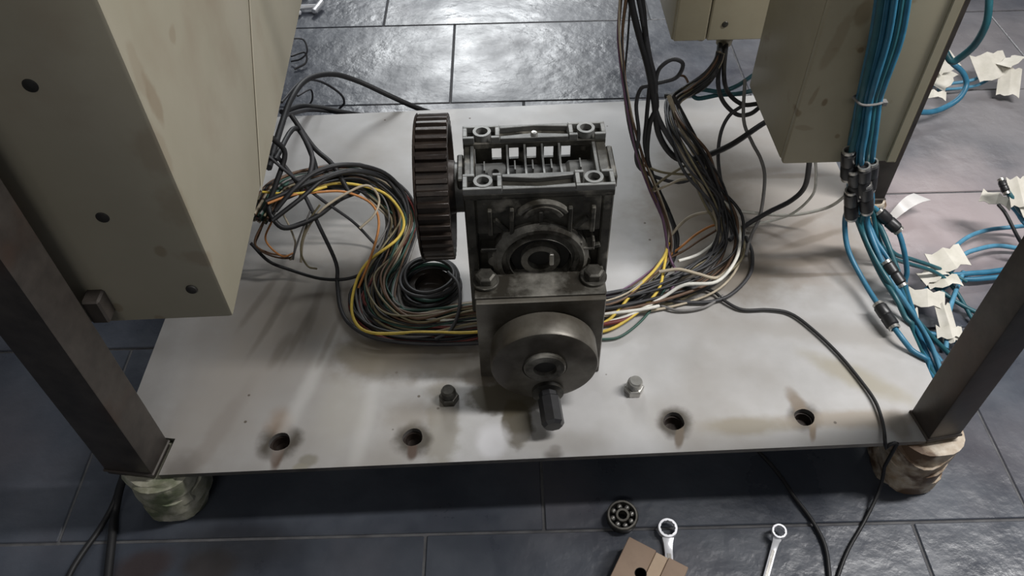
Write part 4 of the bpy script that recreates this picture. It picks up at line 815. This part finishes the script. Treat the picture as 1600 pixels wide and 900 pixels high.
# open ball bearing
c = P(971, 812, 0.0); brg = empty('ball_bearing', (c.x, c.y, 0), 'oily dark ball bearing on the floor tiles behind the wooden block', 'bearing')
M = Matrix.Translation((c.x, c.y, 0.0035)) @ Matrix.Rotation(0.12, 4, 'X')
MB(M).lathe([(0.0150,0.0),(0.0185,0.0),(0.0190,0.001),(0.0190,0.012),(0.0180,0.013),(0.0160,0.013),(0.0150,0.009)], (0,0,0), (0,0,1), 32, closed=True).build('outer_race', 'bolt_dark', brg)
MB(M).lathe([(0.0055,0.0),(0.0088,0.0),(0.0088,0.012),(0.0080,0.013),(0.0055,0.013)], (0,0,0), (0,0,1), 28, closed=True).build('inner_race', 'bolt_dark', brg)
MB(M).ringx((0,0,0.0005), (0,0,1), 0.0095, 0.0145, 0.003, 28).build('cage', 'black_hole', brg)
for i in range(8):
    a = 2*PI*i/8+0.2; q = Vector((0.0120*math.cos(a), 0.0120*math.sin(a), 0.0085))
    MB(M).lathe([(0.0001,-0.0033)]+[(0.0033*math.cos(t*PI/8), 0.0033*math.sin(t*PI/8)) for t in range(-3,4)]+[(0.0001,0.0033)], q, (0,0,1), 12).build('ball', 'steel_bright', brg, smooth=80)
# wooden block
o = P(1010, 880, 0.02); p1 = P(983,838,0.030); p2 = P(1076,886,0.030); an = math.atan2(p2.y-p1.y, p2.x-p1.x)
M = Matrix.Translation((p1.x, p1.y, 0)) @ Matrix.Rotation(an, 4, 'Z')
L1 = (p2-p1).length; wb = empty('wooden_block', (p1.x, p1.y, 0), 'rough brown wooden block with a pale inlaid strip and bored hole', 'wooden block')
def blockpiece(poly, z0, z1, nm, mat): MB(M).prism(poly, z0, z1).build(nm, mat, wb, bevel=0.0008)
xs0, xs1 = L1*0.47, L1*0.67
blockpiece([(0,0),(xs0-0.0004,0),(xs0-0.0004,-0.085),(0.002,-0.085)], 0, 0.030, 'side_board', 'wood')
blockpiece([(xs0,-0.001),(xs1,-0.001),(xs1,-0.085),(xs0,-0.085)], 0, 0.0285, 'inlaid_strip', 'wood_pale')
blockpiece([(xs1+0.0004,0),(L1,0),(L1+0.001,-0.085),(xs1+0.0004,-0.085)], 0, 0.0295, 'side_board', 'wood')
hp = M.inverted() @ P(1001, 896, 0.030)
MB(M).lathe([(0,0.0),(0.0062,0.0),(0.0066,0.0004),(0.0070,0.0)], (hp.x,hp.y,0.0302), (0,0,1), 18).build('bored_hole', 'black_hole', wb)
# chrome hand tool on the floor by the cabinet
c = P(478, 12, 0.0); tl = empty('screw_tool', (c.x, c.y, 0), 'small chrome screw clamp lying on the floor behind the cabinet', 'hand tool')
a, b2 = P(455,12,0.010), P(494,10,0.010)
MB().cyl(a, b2, 0.0055, n=14).build('spindle', 'chrome', tl)
MB().cyl(P(490,18,0.010), P(503,2,0.014), 0.0062, n=14).build('cross_handle', 'chrome', tl, bevel=0.001)
q = P(467,20,0.006); MB().lathe([(0.0001,-0.006)]+[(0.006*math.cos(t*PI/8), 0.006*math.sin(t*PI/8)) for t in range(-3,4)]+[(0.0001,0.006)], q, (0,0,1), 14).build('ball_end', 'chrome', tl, smooth=80)
b = MB(); u0 = P(452,-6,0.0); b.box(u0.x-0.02, u0.x+0.045, u0.y-0.012, u0.y+0.012, 0.001, 0.018); b.build('clamp_body', 'chrome', tl, bevel=0.003, seg=2)
